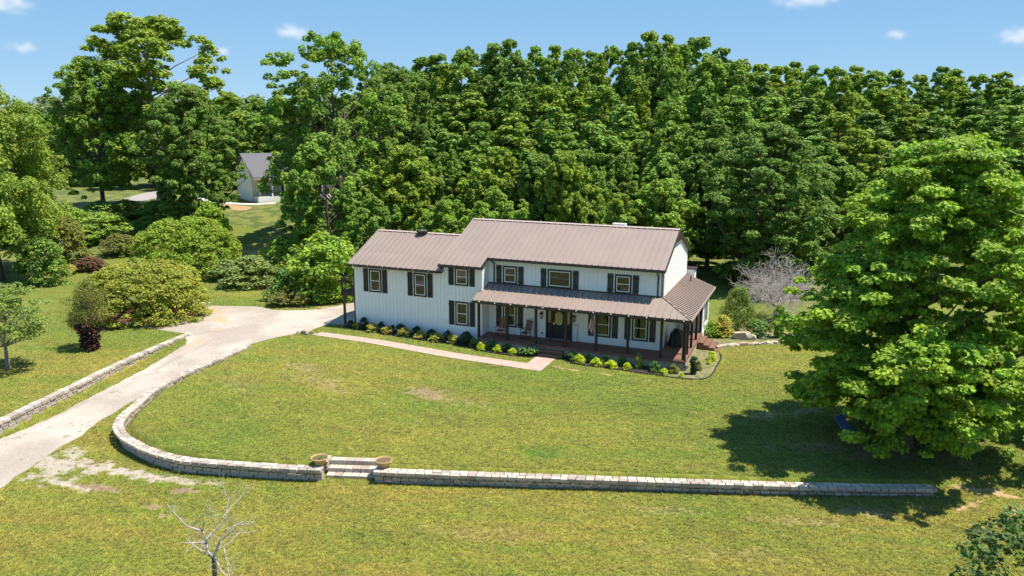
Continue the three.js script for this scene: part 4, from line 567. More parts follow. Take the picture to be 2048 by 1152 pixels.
// ---------------------------------------------------------------- the house
{
  const house = thing('farmhouse', 'white two-storey farmhouse with brown metal roof and wraparound porch', 'house', [-9, -0.6, -3]);
  const grp = (name, parent = house) => { const g = new THREE.Group(); g.name = name; parent.add(g); return g; };
  const W = (name, geo, mat, parent = house) => wpart(name, geo, mat, parent, house);
  M.roof.map.repeat.set(0.08, 0.08); const P0 = -0.6, ZB = 1.02, XL = -11.88, XW = -21.92, XM = -14.7, BK = -8.7;
  const ridgeY = 7.17, ridgeZ = -4.13, sl = 0.437, mainY = (z) => ridgeY - sl * Math.abs(z - ridgeZ) * (z < ridgeZ ? 0.93 : 1), wR = [6.13, -2.74], wingY = (z) => wR[0] - 0.453 * Math.abs(z - wR[1]);
  // walls of grooved vertical boards on a solid core
  const wallX = (x0, x1, z, face, yb, yt) => { const g = [], w = 0.285, n = Math.max(1, Math.round((x1 - x0) / w)), s = (x1 - x0) / n; for (let i = 0; i < n; i++) g.push(bx(x0 + i * s + 0.009, x0 + (i + 1) * s - 0.009, yb, yt, z - face * 0.025, z)); g.push(bx(x0, x1, yb, yt, z - face * 0.15, z - face * 0.018)); return g; };
  const wallZ = (z0, z1, x, face, yb, top) => { const g = [], n = Math.max(1, Math.round((z1 - z0) / 0.285)), s = (z1 - z0) / n; const slab = (a, b, d0, d1) => prism([[x - face * d0, yb, a], [x - face * d0, yb, b], [x - face * d0, top(b), b], [x - face * d0, top(a), a]], [face * (d0 - d1), 0, 0]); for (let i = 0; i < n; i++) { g.push(slab(z0 + i * s + 0.009, z0 + (i + 1) * s - 0.009, 0.025, 0)); g.push(slab(z0 + i * s, z0 + (i + 1) * s, 0.15, 0.018)); } return g; };
  W('front_wall', [...wallX(XW, XM, ZB, 1, P0, 4.36), ...wallX(XM, XL, ZB, 1, P0, 2.72), ...wallX(XM, XL, ZB, 1, 2.735, 4.86)], M.white);
  W('recessed_wall', [...wallX(XL, 0, 0, 1, P0, 3.0), ...wallX(XL, 0, 0, 1, 3.01, 5.28)], M.white);
  W('return_wall', wallZ(0, ZB - 0.16, XL, 1, P0, (z) => mainY(z) - 0.1), M.white);
  W('gable_wall', [...wallZ(BK, -0.0, 0, 1, P0, () => 5.02), ...wallZ(BK, ridgeZ, 0, 1, 5.035, (z) => mainY(z) - 0.08), ...wallZ(ridgeZ, 0, 0, 1, 5.035, (z) => mainY(z) - 0.08)], M.white);
  W('back_wall', [bx(XM, -0.16, P0, 5.1, BK, BK + 0.15), bx(XW, XM, P0, 4.3, -6.6, -6.45)], M.white);
  W('side_wall', [...wallZ(-6.45, wR[1], XW, -1, P0, (z) => wingY(z) - 0.06), ...wallZ(wR[1], ZB - 0.16, XW, -1, P0, (z) => wingY(z) - 0.06), ...wallZ(BK, ridgeZ, XM - 0.02, -1, 3, (z) => mainY(z) - 0.08), ...wallZ(ridgeZ, ZB - 0.16, XM - 0.02, -1, 3, (z) => mainY(z) - 0.08)], M.white);
  W('drip_flashing', [bx(XM, XL + 0.01, 2.715, 2.74, ZB, ZB + 0.012), prism([[0.0, 5.015, BK], [0.0, 5.015, 0.0], [0.0, 5.04, 0.0], [0.0, 5.04, BK]], [0.014, 0, 0])], M.whiteTrim);
  const apex = 6.46; W('gable_louver', [prism([[0.05, apex, ridgeZ + (ridgeY - apex) / sl - 0.05], [0.05, apex, ridgeZ - (ridgeY - apex) / sl - 0.02], [0.05, ridgeY - 0.04, ridgeZ]], [0.115, 0, 0])], M.darkBrown);
  // roofs of standing-seam panels
  const quadPanel = (a, b, c, d, nrm) => {            // eave a-b, ridge d-c; rib along a-d
    const n3 = (k) => [nrm[0] * k, nrm[1] * k, nrm[2] * k], e = V(b[0] - a[0], b[1] - a[1], b[2] - a[2]).normalize().multiplyScalar(0.04), sh = (p) => [p[0] + e.x, p[1] + e.y, p[2] + e.z];
    const g = [prism([a, b, c, d], n3(0.022))]; if (Math.hypot(a[0] - d[0], a[2] - d[2]) > 0.05) g.push(prism([a, sh(a), sh(d), d], n3(0.078))); return g;
  };
  const roofX = (name, x0, x1, zr, yr, ze, ye, n) => { const g = grp(name), s = (x1 - x0) / n, len = Math.hypot(ze - zr, ye - yr), nrm = [0, Math.abs(ze - zr) / len, Math.sign(ze - zr) * (yr - ye) / len]; for (let i = 0; i < n; i++) { const a = x0 + i * s, b = a + s - 0.003; W('roof_panel', quadPanel([a, ye, ze], [b, ye, ze], [b, yr, zr], [a, yr, zr], nrm), M.roof, g); } return g; };
  const y1 = mainY(1.49), y2 = mainY(0.40);
  const rm = roofX('main_roof', -11.72, 0.12, ridgeZ, ridgeY, 0.40, y2, 28); roofX('bay_roof', -14.85, -11.72, ridgeZ, ridgeY, 1.49, y1, 7); roofX('back_roof', -14.85, 0.12, ridgeZ, ridgeY, -9.05, mainY(-9.05), 30);
  const rw = roofX('wing_roof', -22.1, -14.86, wR[1], wR[0], 1.45, wingY(1.45), 17); roofX('wing_back_roof', -22.1, -14.86, wR[1], wR[0], -6.95, wingY(-6.95), 17);
  W('ridge_cap', [prism([[-14.88, ridgeY + 0.02, ridgeZ - 0.16], [-14.88, ridgeY + 0.02, ridgeZ + 0.16], [-14.88, ridgeY + 0.09, ridgeZ]], [15.03, 0, 0])], M.rake, rm); W('ridge_cap', [prism([[-22.12, wR[0] + 0.02, wR[1] - 0.16], [-22.12, wR[0] + 0.02, wR[1] + 0.16], [-22.12, wR[0] + 0.09, wR[1]]], [7.24, 0, 0])], M.rake, rw);
  const rakeX = (x, w, z0, y0, z1, y1_) => prism([[x, y0 - 0.16, z0], [x, y1_ - 0.16, z1], [x, y1_ + 0.075, z1], [x, y0 + 0.075, z0]], [w, 0, 0]);
  W('rake_trim', [rakeX(-14.89, 0.04, ridgeZ, ridgeY, 1.49, y1), rakeX(-14.89, 0.04, ridgeZ, ridgeY, -9.05, mainY(-9.05)), rakeX(-22.14, 0.04, wR[1], wR[0], 1.45, wingY(1.45)), rakeX(-22.14, 0.04, wR[1], wR[0], -6.95, wingY(-6.95))], M.rake);
  W('rake_trim', [rakeX(0.12, 0.035, ridgeZ, ridgeY, 0.40, y2), rakeX(0.12, 0.035, ridgeZ, ridgeY, -9.05, mainY(-9.05))], M.darkBrown); W('rake_trim', [rakeX(-11.74, 0.03, 0.4, y2, 1.49, y1)], M.darkBrown);
  W('soffit', [bx(-11.7, 0.1, y2 - 0.16, y2 - 0.13, 0.0, 0.36), bx(-14.84, -11.75, y1 - 0.14, y1 - 0.11, ZB, 1.45), bx(-22.08, -14.9, wingY(1.45) - 0.14, wingY(1.45) - 0.11, ZB, 1.41)], M.darkBrown);
  // gutters: a trough with an open top
  const gutter = (x0, x1, z, y) => [bx(x0, x1, y - 0.12, y + 0.005, z + 0.115, z + 0.13), bx(x0, x1, y - 0.13, y - 0.118, z + 0.02, z + 0.13), bx(x0, x1, y - 0.13, y - 0.01, z + 0.004, z + 0.02), bx(x0, x0 + 0.012, y - 0.118, y, z + 0.02, z + 0.115), bx(x1 - 0.012, x1, y - 0.118, y, z + 0.02, z + 0.115)];
  W('gutter', gutter(-11.7, 0.14, 0.40, y2 - 0.01), M.darkBrown); W('gutter', gutter(-14.9, -11.66, 1.49, y1 - 0.01), M.darkBrown); W('gutter', gutter(-22.14, -14.92, 1.45, wingY(1.45) - 0.01), M.darkBrown);
  // porch roof, front slope cut by the hip, and the side slope
  const eY = 2.586, tY = 3.388, eZ = 1.98, eX = 2.057, fl = Math.hypot(eZ, tY - eY), fn = [0, eZ / fl, (tY - eY) / fl], rl = Math.hypot(eX, tY - eY), rn = [(tY - eY) / rl, eX / rl, 0];
  const pr = grp('porch_roof'), yF = (z) => tY - (tY - eY) * z / eZ, yS = (x) => tY - (tY - eY) * x / eX;
  for (let i = 0; i < 33; i++) { const a = -11.86 + i * 0.4217, b = a + 0.4187, za = Math.max(0, a) / eX * eZ, zb2 = Math.max(0, b) / eX * eZ; if (a >= eX) break; const bb = Math.min(b, eX); W('roof_panel', quadPanel([a, eY, eZ], [bb, eY, eZ], [bb, yF(Math.min(eZ, zb2)), Math.min(eZ, zb2)], [a, yF(za), za], fn), M.roof, pr); }
  W('roof_panel', quadPanel([-12.15, eY, eZ], [-11.863, eY, eZ], [-11.863, yF(ZB + 0.01), ZB + 0.01], [-12.15, yF(ZB + 0.01), ZB + 0.01], fn), M.roof, pr);
  const sr = grp('side_porch_roof');
  for (let i = 0; i < 27; i++) { const a = eZ - i * 0.4, b = a - 0.397, xa = Math.max(0.003, a / eZ * eX), xb = Math.max(0.003, b / eZ * eX); if (a < -8.7) break; W('roof_panel', quadPanel([eX, eY, a], [eX, eY, b], [xb, yS(xb), b], [xa, yS(xa), a], rn), M.roof, sr); }
  W('hip_cap', [tube([V(0.02, tY + 0.03, 0.02), V(eX, eY + 0.03, eZ)], [0.055, 0.055], 5, true)], M.roofCap, pr);
  W('flashing', [bx(XL + 0.02, 0.02, tY + 0.0, tY + 0.1, 0.003, 0.03)], M.darkBrown, pr); W('flashing', [bx(0.004, 0.03, tY + 0.005, tY + 0.11, -8.6, 0.0)], M.rake, sr);
  W('porch_gutter', [...gutter(-12.15, 2.15, eZ, eY - 0.01)], M.darkBrown); W('porch_fascia', [bx(eX + 0.005, eX + 0.04, eY - 0.12, eY + 0.03, -8.9, eZ), bx(eX - 0.35, eX + 0.0, eY - 0.09, eY - 0.06, -8.7, eZ - 0.1)], M.rake);
  W('porch_ceiling', [bx(XL + 0.01, eX - 0.36, eY - 0.11, eY - 0.09, 0.01, eZ - 0.02), bx(0.01, eX - 0.36, eY - 0.11, eY - 0.09, -5.4, 0.0)], M.whiteTrim);
  W('porch_beam', [bx(-12.0, 1.72, 2.3, 2.47, 1.44, 1.58), bx(1.57, 1.71, 2.3, 2.47, -5.5, 1.43)], M.dark);
  for (const x of [-11.9, -9.85, -7.85, -5.82, -3.80, -1.78, 0.29, 1.64]) W('porch_post', [bx(x - 0.075, x + 0.075, x < -11 ? -0.55 : 0, 2.3, 1.435, 1.585)], M.dark);
  for (const z of [0.144, -1.456, -3.458, -5.40]) W('porch_post', [bx(1.565, 1.715, 0, 2.3, z - 0.075, z + 0.075)], M.dark);
  W('porch_floor', [bx(XL + 0.01, 1.8, -0.13, 0, 0.01, 1.82), bx(0.01, 1.8, -0.13, 0, -5.55, 0.008)], M.porchFloor);
  // stone facing of the porch base: small rough stones on a core
  { const gs = [[], [], [], []], r = rngOf(61), face = (n, f) => { for (let i = 0; i < n; i++) f(i); }; const st = (c, w, hgt, d, ax) => { const q = ROCKS[Math.floor(r() * 6)].clone(); q.scale(w, hgt, d); if (ax) q.rotateY(Math.PI / 2); q.translate(...c); gs[Math.floor(r() * 4)].push(q); };
    for (let row = 0; row < 3; row++) { for (let x = XL + 0.1; x < 1.72;) { const w = 0.16 + 0.2 * r(); st([x + w / 2, -0.56 + row * 0.16 + 0.06 + (r() - 0.5) * 0.04, 1.70], w * 1.02, 0.19, 0.12, 0); x += w; } for (let z = 1.65; z > -5.5;) { const w = 0.16 + 0.2 * r(); st([1.68, -0.56 + row * 0.16 + 0.06 + (r() - 0.5) * 0.04, z - w / 2], w * 1.02, 0.19, 0.12, 1); z -= w; } }
    gs.forEach((g, i) => { W('stone_facing', g, M.fieldStone[i]).userData = { kind: 'stuff' }; }); W('porch_base', [bx(XL + 0.02, 1.66, -0.75, -0.14, 0.02, 1.68), bx(0.02, 1.66, -0.75, -0.14, -5.5, 0.0)], M.mortar); }
  W('porch_step', [bx(-7.42, -5.8, -0.75, -0.2, 1.83, 2.08)], M.stepSide); W('porch_step', [bx(-7.42, -5.8, -0.75, -0.4, 2.085, 2.36)], M.stepSide);
  for (let i = 0; i < 4; i++) W('side_step', [bx(1.81 + i * 0.36, 1.81 + (i + 1) * 0.36 - 0.003, -0.8, -0.13 - i * 0.145, -5.2, -3.35)], M.porchFloor);
  // sunroom at the back corner of the porch
  W('sunroom_wall', [...wallX(0.0, 1.72, -5.5, 1, -0.6, 2.46), ...wallZ(BK, -5.52, 1.72, 1, -0.1, () => 2.46), bx(1.6, 1.76, -0.75, -0.1, BK, -5.52), bx(0.02, 1.56, -0.6, 2.46, BK, BK + 0.1)], M.white);
  // windows
  const windowAt = (x0, x1, y0, y1_, z, kind) => {
    const g = grp('window'), c = 0.105, s = 0.055; W('casing', [bx(x0, x1, y1_ - c, y1_, z + 0.001, z + 0.05), bx(x0, x1, y0, y0 + c, z + 0.001, z + 0.06), bx(x0, x0 + c, y0 + c, y1_ - c, z + 0.001, z + 0.05), bx(x1 - c, x1, y0 + c, y1_ - c, z + 0.001, z + 0.05)], M.dark, g);
    const a = x0 + c, b = x1 - c, d = y0 + c, e = y1_ - c, f = [bx(a, b, e - s, e, z + 0.001, z + 0.04), bx(a, b, d, d + s, z + 0.001, z + 0.04), bx(a, a + s, d + s, e - s, z + 0.001, z + 0.04), bx(b - s, b, d + s, e - s, z + 0.001, z + 0.04)];
    if (kind !== 'picture') f.push(bx(a + s, b - s, (d + e) / 2 - 0.022, (d + e) / 2 + 0.022, z + 0.014, z + 0.045)); W('sash', f, M.whiteTrim, g);
    if (kind === 'picture') W('pane', [bx(a + s, b - s, d + s, e - s, z + 0.001, z + 0.013)], M.pane, g); else { W('pane', [bx(a + s, b - s, d + s, (d + e) / 2 - 0.022, z + 0.001, z + 0.012)], M.pane, g); W('pane', [bx(a + s, b - s, (d + e) / 2 + 0.022, e - s, z + 0.001, z + 0.018)], M.pane, g); }
  };
  const shutter = (x0, x1, y0, y1_, z) => { const n = 3, w = (x1 - x0) / n, g = [], gap = z > 0.5 ? 0.004 : 0.010; for (let i = 0; i < n; i++) g.push(bx(x0 + i * w + gap, x0 + (i + 1) * w - gap, y0, y1_, z + 0.001, z + 0.028)); for (const y of [y0 + 0.18, y1_ - 0.28]) g.push(bx(x0, x1, y, y + 0.1, z + 0.0285, z + 0.05)); W('shutter', g, M.dark); };
  const unit = (x0, x1, y0, y1_, z, kind) => { windowAt(x0, x1, y0, y1_, z, kind); shutter(x0 - 0.49, x0 - 0.09, y0 - 0.01, y1_ + 0.02, z); shutter(x1 + 0.07, x1 + 0.47, y0 - 0.01, y1_ + 0.02, z); };
  unit(-20.66, -19.66, 2.26, 3.91, ZB); unit(-17.06, -16.06, 2.26, 3.91, ZB); unit(-13.88, -12.88, 3.28, 4.5, ZB); unit(-13.87, -12.87, 0.51, 2.17, ZB);
  unit(-10.79, -9.77, 3.47, 4.68, 0); unit(-7.61, -5.96, 3.47, 4.68, 0, 'picture'); unit(-3.1, -2.02, 3.47, 4.68, 0);
  unit(-10.80, -9.78, 0.49, 2.14, 0); unit(-4.29, -3.26, 0.49, 2.14, 0); unit(-1.89, -0.84, 0.49, 2.14, 0);
  { const g = grp('window'), x = 1.72; const fr = (z0, z1, y0, y1_, p0, p1) => bx(x + p0, x + p1, y0, y1_, z0, z1); W('casing', [fr(-7.75, -6.25, 0.25, 0.37, 0.002, 0.05), fr(-7.75, -6.25, 1.98, 2.08, 0.002, 0.05), fr(-7.75, -7.65, 0.37, 1.98, 0.002, 0.05), fr(-6.35, -6.25, 0.37, 1.98, 0.002, 0.05), fr(-7.03, -6.97, 0.37, 1.98, 0.002, 0.04)], M.whiteTrim, g); W('pane', [fr(-7.65, -7.03, 0.37, 1.98, 0.002, 0.012)], M.pane, g); W('pane', [fr(-6.97, -6.35, 0.37, 1.98, 0.002, 0.012)], M.pane, g); }
  // entrance door with side lights
  { const g = grp('front_door'), z = 0; W('door_frame', [bx(-7.68, -7.58, 0, 2.2, z, z + 0.07), bx(-5.96, -5.86, 0, 2.2, z, z + 0.07), bx(-7.58, -5.96, 2.1, 2.2, z, z + 0.07), bx(-7.26, -7.18, 0.04, 2.1, z, z + 0.065), bx(-6.36, -6.28, 0.04, 2.1, z, z + 0.065)], M.black, g);
    W('threshold', [bx(-7.6, -5.94, 0.002, 0.05, z, z + 0.12)], M.chrome, g);
    const oct = (cx, cy, w, hgt, c) => [[cx - w + c, cy - hgt], [cx + w - c, cy - hgt], [cx + w, cy - hgt + c], [cx + w, cy + hgt - c], [cx + w - c, cy + hgt], [cx - w + c, cy + hgt], [cx - w, cy + hgt - c], [cx - w, cy - hgt + c]];
    const flat = (p2, z0, d) => prism(p2.map(([a, b]) => [a, b, z0]), [0, 0, d]);
    W('door_leaf', [bx(-7.175, -6.365, 0.055, 2.095, z + 0.002, z + 0.03)], M.black, g); W('sidelight', [bx(-7.575, -7.265, 0.055, 2.095, z + 0.002, z + 0.028)], M.black, g); W('sidelight', [bx(-6.275, -5.965, 0.055, 2.095, z + 0.002, z + 0.028)], M.black, g);
    const ring = (p2, k) => p2.map(([a, b]) => [a * k[0] + k[1], b * k[2] + k[3]]);
    W('moulding', [flat(oct(-6.77, 1.42, 0.335, 0.52, 0.18), z + 0.0305, 0.015), flat(oct(-6.77, 0.42, 0.30, 0.26, 0.08), z + 0.0305, 0.018)], M.dark, g);
    W('door_glass', [flat(oct(-6.77, 1.42, 0.265, 0.44, 0.15), z + 0.046, 0.008)], M.doorGlass, g);
    for (const cx of [-7.42, -6.12]) W('door_glass', [flat(oct(cx, 1.5, 0.095, 0.42, 0.05), z + 0.029, 0.008)], M.doorGlass, g);
    W('door_handle', [bx(-7.14, -7.09, 0.98, 1.14, z + 0.031, z + 0.07)], M.chrome, g); W('deadbolt', [tube([V(-7.115, 1.27, z + 0.031), V(-7.115, 1.27, z + 0.07)], [0.035, 0.035], 10, true)], M.chrome, g); }
  // downspouts
  const spout = (pts) => W('downspout', [tube(pts.map((p) => V(...p)), pts.map(() => 0.05), 4, true)], M.darkBrown);
  spout([[-11.42, y2 - 0.1, 0.46], [-11.42, y2 - 0.24, 0.4], [-11.42, y2 - 0.42, 0.06], [-11.42, tY + 0.05, 0.06]]); spout([[-0.35, y2 - 0.1, 0.46], [-0.35, y2 - 0.24, 0.4], [-0.35, y2 - 0.42, 0.06], [-0.35, tY + 0.02, 0.06]]);
  spout([[-21.98, wingY(1.45) - 0.12, 1.5], [-21.98, 4.0, 1.4], [-21.99, 3.8, 1.0], [-21.99, -0.4, 0.98]]); spout([[-14.72, y1 - 0.1, 1.56], [-14.72, y1 - 0.26, 1.45], [-14.62, 4.25, 1.3], [-14.72, 4.12, 1.36], [-14.96, 4.14, 1.5]]); spout([[1.9, eY - 0.12, 2.05], [1.9, eY - 0.25, 2.0], [1.78, 2.2, 1.72], [1.78, -0.5, 1.74]]);
  // small clip lights along the gutters
  for (let i = 0; i < 13; i++) W('clip_light', [new THREE.IcosahedronGeometry(0.04, 1).translate(-11.6 + i * 1.105, eY - 0.02, eZ + 0.15)], M.bulb);
  for (let i = 0; i < 6; i++) W('clip_light', [new THREE.IcosahedronGeometry(0.022, 1).translate(-21.6 + i * 1.2, wingY(1.45) - 0.04, 1.6)], M.bulb);
  // vents on the roofs
  W('roof_vent', [tube([V(-18.3, 5.85, -2.55), V(-18.3, 6.32, -2.55)], [0.3, 0.3], 16, true), tube([V(-18.3, 6.24, -2.55), V(-18.3, 6.34, -2.55)], [0.42, 0.42], 18, true)], M.darkBrown); W('vent_cap', [tube([V(-18.3, 6.34, -2.55), V(-18.3, 6.40, -2.55), V(-18.3, 6.43, -2.55)], [0.36, 0.33, 0.15], 18, true)], M.chrome);
  W('back_vent', [bx(-4.6, -3.7, 6.9, 7.3, -5.2, -4.7)], M.whiteTrim); W('vent_pipe', [bar([0.55, 3.1, -7.2], [0.55, 3.55, -7.2], 0.04)], M.black);
  // back dormer parapet just behind the gable
  W('back_bump', [bx(-0.6, 0.55, 2.2, 3.75, -9.6, -8.75)], M.white); W('back_bump_cap', [bx(-0.7, 0.65, 3.755, 3.83, -9.7, -8.72)], M.darkBrown);
  // raised deck on the left side
  const dk = grp('deck'); W('deck_frame', [bx(-23.1, -21.98, 1.82, 2.06, 0.93, 0.985), bx(-23.1, -23.05, 1.82, 2.06, -6.3, 0.925), bx(-23.1, -22.0, 1.82, 2.06, -6.4, -6.305)], M.dark, dk); for (let i = 0; i < 48; i++) W('deck_board', [bx(-23.13, -22.0, 2.065, 2.095, 1.0 - i * 0.153 - 0.145, 1.0 - i * 0.153)], M.dark, dk);
  W('rail', [bx(-23.12, -21.98, 3.03, 3.08, 0.9, 1.0), bx(-23.12, -23.02, 3.03, 3.08, -6.3, 0.895), bx(-23.09, -21.98, 2.2, 2.24, 0.93, 0.97), bx(-23.09, -23.05, 2.2, 2.24, -6.3, 0.925)], M.dark, dk);
  for (let i = 0; i < 9; i++) W('baluster', [bx(-22.98 + i * 0.12, -22.955 + i * 0.12, 2.24, 3.03, 0.937, 0.963)], M.dark, dk); for (let i = 0; i < 50; i++) W('baluster', [bx(-23.083, -23.057, 2.24, 3.03, 0.8 - i * 0.14, 0.825 - i * 0.14)], M.dark, dk);
  for (const z of [0.9, -2.7, -6.3]) { W('deck_post', [bx(-23.0, -22.86, -0.5, 1.82, z - 0.07, z + 0.07)], M.darkBrown, dk); W('rail_post', [bx(-23.12, -23.02, 2.1, 3.03, z - 0.05, z + 0.05)], M.dark, dk); }
  W('outlet', [bx(-7.99, -7.89, 0.25, 0.36, 0.001, 0.03)], M.dark);
}

// ---------------------------------------------------------------- things on and round the porch
{
  const rocker = (label, x, z, turn, mat) => {
    const c = thing('rocking_chair', label, 'chair', [x, 0, z], turn, 'porch rocking chairs');
    for (const s of [-1, 1]) {
      const rk = []; for (let i = 0; i <= 8; i++) { const t = i / 8; rk.push(V(s * 0.25, 0.02 + 0.16 * (t - 0.5) ** 2, 0.38 - 0.86 * t)); } part('rocker', tube(rk, rk.map(() => 0.018), 6, true), mat, c);
      part('leg', bar([s * 0.25, 0.04, 0.22], [s * 0.25, 0.64, 0.24], 0.021), mat, c); part('leg', bar([s * 0.25, 0.04, -0.2], [s * 0.24, 0.48, -0.22], 0.021), mat, c);
      part('back_post', bar([s * 0.24, 0.4, -0.2], [s * 0.255, 1.14, -0.42], 0.02), mat, c); part('armrest', bx(s * 0.25 - 0.045, s * 0.25 + 0.045, 0.63, 0.655, -0.28, 0.3), mat, c); part('stretcher', bar([s * 0.25, 0.24, 0.21], [s * 0.25, 0.24, -0.2], 0.013), mat, c);
    }
    for (let i = 0; i < 7; i++) part('seat_slat', bx(-0.25, 0.25, 0.405, 0.43, 0.26 - i * 0.068 - 0.056, 0.26 - i * 0.068), mat, c);
    for (let i = 0; i < 6; i++) { const x2 = -0.19 + i * 0.076; part('back_slat', prism([[x2 - 0.026, 0.5, -0.215], [x2 + 0.026, 0.5, -0.215], [x2 + 0.026, 1.08, -0.39], [x2 - 0.026, 1.08, -0.39]], [0, 0.003, 0.014]), mat, c); }
    part('top_rail', prism([[-0.27, 1.07, -0.385], [0.27, 1.07, -0.385], [0.25, 1.17, -0.415], [0, 1.19, -0.42], [-0.25, 1.17, -0.415]], [0, 0.008, 0.025]), mat, c); part('front_rail', bar([-0.25, 0.36, 0.225], [0.25, 0.36, 0.225], 0.016), mat, c); part('front_rail', bar([-0.25, 0.2, 0.22], [0.25, 0.2, 0.22], 0.013), mat, c);
  };
  rocker('reddish wooden rocking chair nearest the wing on the porch', -10.62, 0.78, -0.1, std([0.26, 0.085, 0.042], 0.55)); rocker('darker wooden rocking chair beside the front door', -8.85, 0.72, -0.35, std([0.15, 0.072, 0.048], 0.6));
  for (const [x, label] of [[-7.98, 'dark wall lantern left of the front door'], [-5.71, 'dark wall lantern right of the front door']]) {
    const l = thing('wall_lantern', label, 'lantern', [x, 1.3, 0.0], 0, 'porch wall lanterns');
    part('bracket', [bx(-0.05, 0.05, 0.28, 0.48, 0.002, 0.025), bar([0, 0.44, 0.02], [0, 0.5, 0.13], 0.012)], M.brass, l); part('roof_cap', new THREE.CylinderGeometry(0.025, 0.13, 0.13, 6).translate(0, 0.42, 0.14), M.brass, l);
    const cage = [new THREE.CylinderGeometry(0.10, 0.075, 0.03, 6).translate(0, 0.035, 0.14)]; for (let i = 0; i < 6; i++) { const a = i / 6 * 6.283 + 0.52; cage.push(bar([0.07 * Math.sin(a), 0.04, 0.14 + 0.07 * Math.cos(a)], [0.105 * Math.sin(a), 0.36, 0.14 + 0.105 * Math.cos(a)], 0.009, 4)); } cage.push(bar([0, 0, 0.14], [0, 0.03, 0.14], 0.02)); part('cage', cage, M.brass, l);
    part('glass', new THREE.CylinderGeometry(0.092, 0.06, 0.3, 6, 1, true).translate(0, 0.2, 0.14), new THREE.MeshPhysicalMaterial({ color: lin(0.9, 0.92, 0.9), roughness: 0.05, transmission: 1, thickness: 0 }), l); part('candle', bar([0, 0.05, 0.14], [0, 0.2, 0.14], 0.02), M.bulb, l);
  }
  // welcome board
  const cv = document.createElement('canvas'); cv.width = 96; cv.height = 480; const g = cv.getContext('2d'); g.fillStyle = '#e9e7e2'; g.fillRect(0, 0, 96, 480); g.strokeStyle = '#2b2f38'; g.lineWidth = 5; g.strokeRect(3, 3, 90, 474); g.fillStyle = '#22262e'; g.font = 'bold 58px serif'; g.textAlign = 'center'; [...'WELCOME'].forEach((ch, i) => g.fillText(ch, 48, 62 + i * 65));
  const ct = new THREE.CanvasTexture(cv); ct.colorSpace = THREE.SRGBColorSpace;
  const sg = thing('welcome_sign', 'tall narrow white board lettered WELCOME beside the front door', 'sign', [-5.62, 0, 0.14]); part('board', bx(-0.125, 0.125, 0.01, 1.2, -0.012, 0.012), M.whiteTrim, sg).rotation.x = -0.06; const face = part('lettering', new THREE.PlaneGeometry(0.244, 1.18).translate(0, 0.605, 0.0145), new THREE.MeshStandardMaterial({ map: ct, roughness: 0.7 }), sg); face.rotation.x = -0.06;
  // flag on a slanted pole from the porch post
  const fg = thing('porch_flag', 'striped red and white flag with blue canton hanging from the porch post', 'flag', [-3.8, 1.75, 1.6]);
  part('pole', bar([0, -0.05, 0.0], [-0.2, 0.88, 0.42], 0.014), M.chrome, fg); part('finial', new THREE.SphereGeometry(0.032, 10, 8).translate(-0.203, 0.89, 0.425), M.chrome, fg); part('bracket', bx(-0.04, 0.04, -0.12, 0.05, -0.012, 0.03), M.brass, fg);
  const fc = document.createElement('canvas'); fc.width = 380; fc.height = 200; const q = fc.getContext('2d'); for (let i = 0; i < 13; i++) { q.fillStyle = i % 2 ? '#e8e4e2' : '#b01f35'; q.fillRect(0, i * 200 / 13, 380, 200 / 13 + 1); } q.fillStyle = '#22265e'; q.fillRect(0, 0, 152, 200 * 7 / 13); q.fillStyle = '#e8e8ee'; for (let a = 0; a < 9; a++) for (let b = 0; b < (a % 2 ? 5 : 6); b++) { q.beginPath(); q.arc(13 + b * 25 + (a % 2 ? 12.5 : 0), 10 + a * 11, 4, 0, 7); q.fill(); }
  const ft = new THREE.CanvasTexture(fc); ft.colorSpace = THREE.SRGBColorSpace;
  { const n = 26, m = 16, P = [], U = [], I = []; for (let j = 0; j <= m; j++) for (let i = 0; i <= n; i++) { const u = i / n, v = j / m, s = 0.16 + 0.74 * (1 - v); const bxp = -0.2 * s / 0.9, byp = 0.88 * s / 0.9 - 0.0, bzp = 0.42 * s / 0.9; const hang = u * 1.02, gather = 0.42; P.push(bxp - 0.20 * u * u - 0.05 * Math.sin(v * 14 + u * 2) * u + (v - 0.5) * 0.1 * u, byp * (1 - gather * u) + 0.25 * u - hang, bzp * (1 - 0.5 * u) + 0.055 * Math.sin(v * 19 + u * 3) * Math.min(1, u * 3) + 0.03 * u); U.push(u, 1 - v); } for (let j = 0; j < m; j++) for (let i = 0; i < n; i++) { const a = j * (n + 1) + i; I.push(a, a + n + 1, a + 1, a + 1, a + n + 1, a + n + 2); }
    const gg = new THREE.BufferGeometry(); gg.setAttribute('position', new THREE.Float32BufferAttribute(P, 3)); gg.setAttribute('uv', new THREE.Float32BufferAttribute(U, 2)); gg.setIndex(I); gg.computeVertexNormals(); part('cloth', gg, new THREE.MeshPhysicalMaterial({ map: ft, roughness: 0.9, transmission: 0.25, thickness: 0, side: THREE.DoubleSide }), fg); }
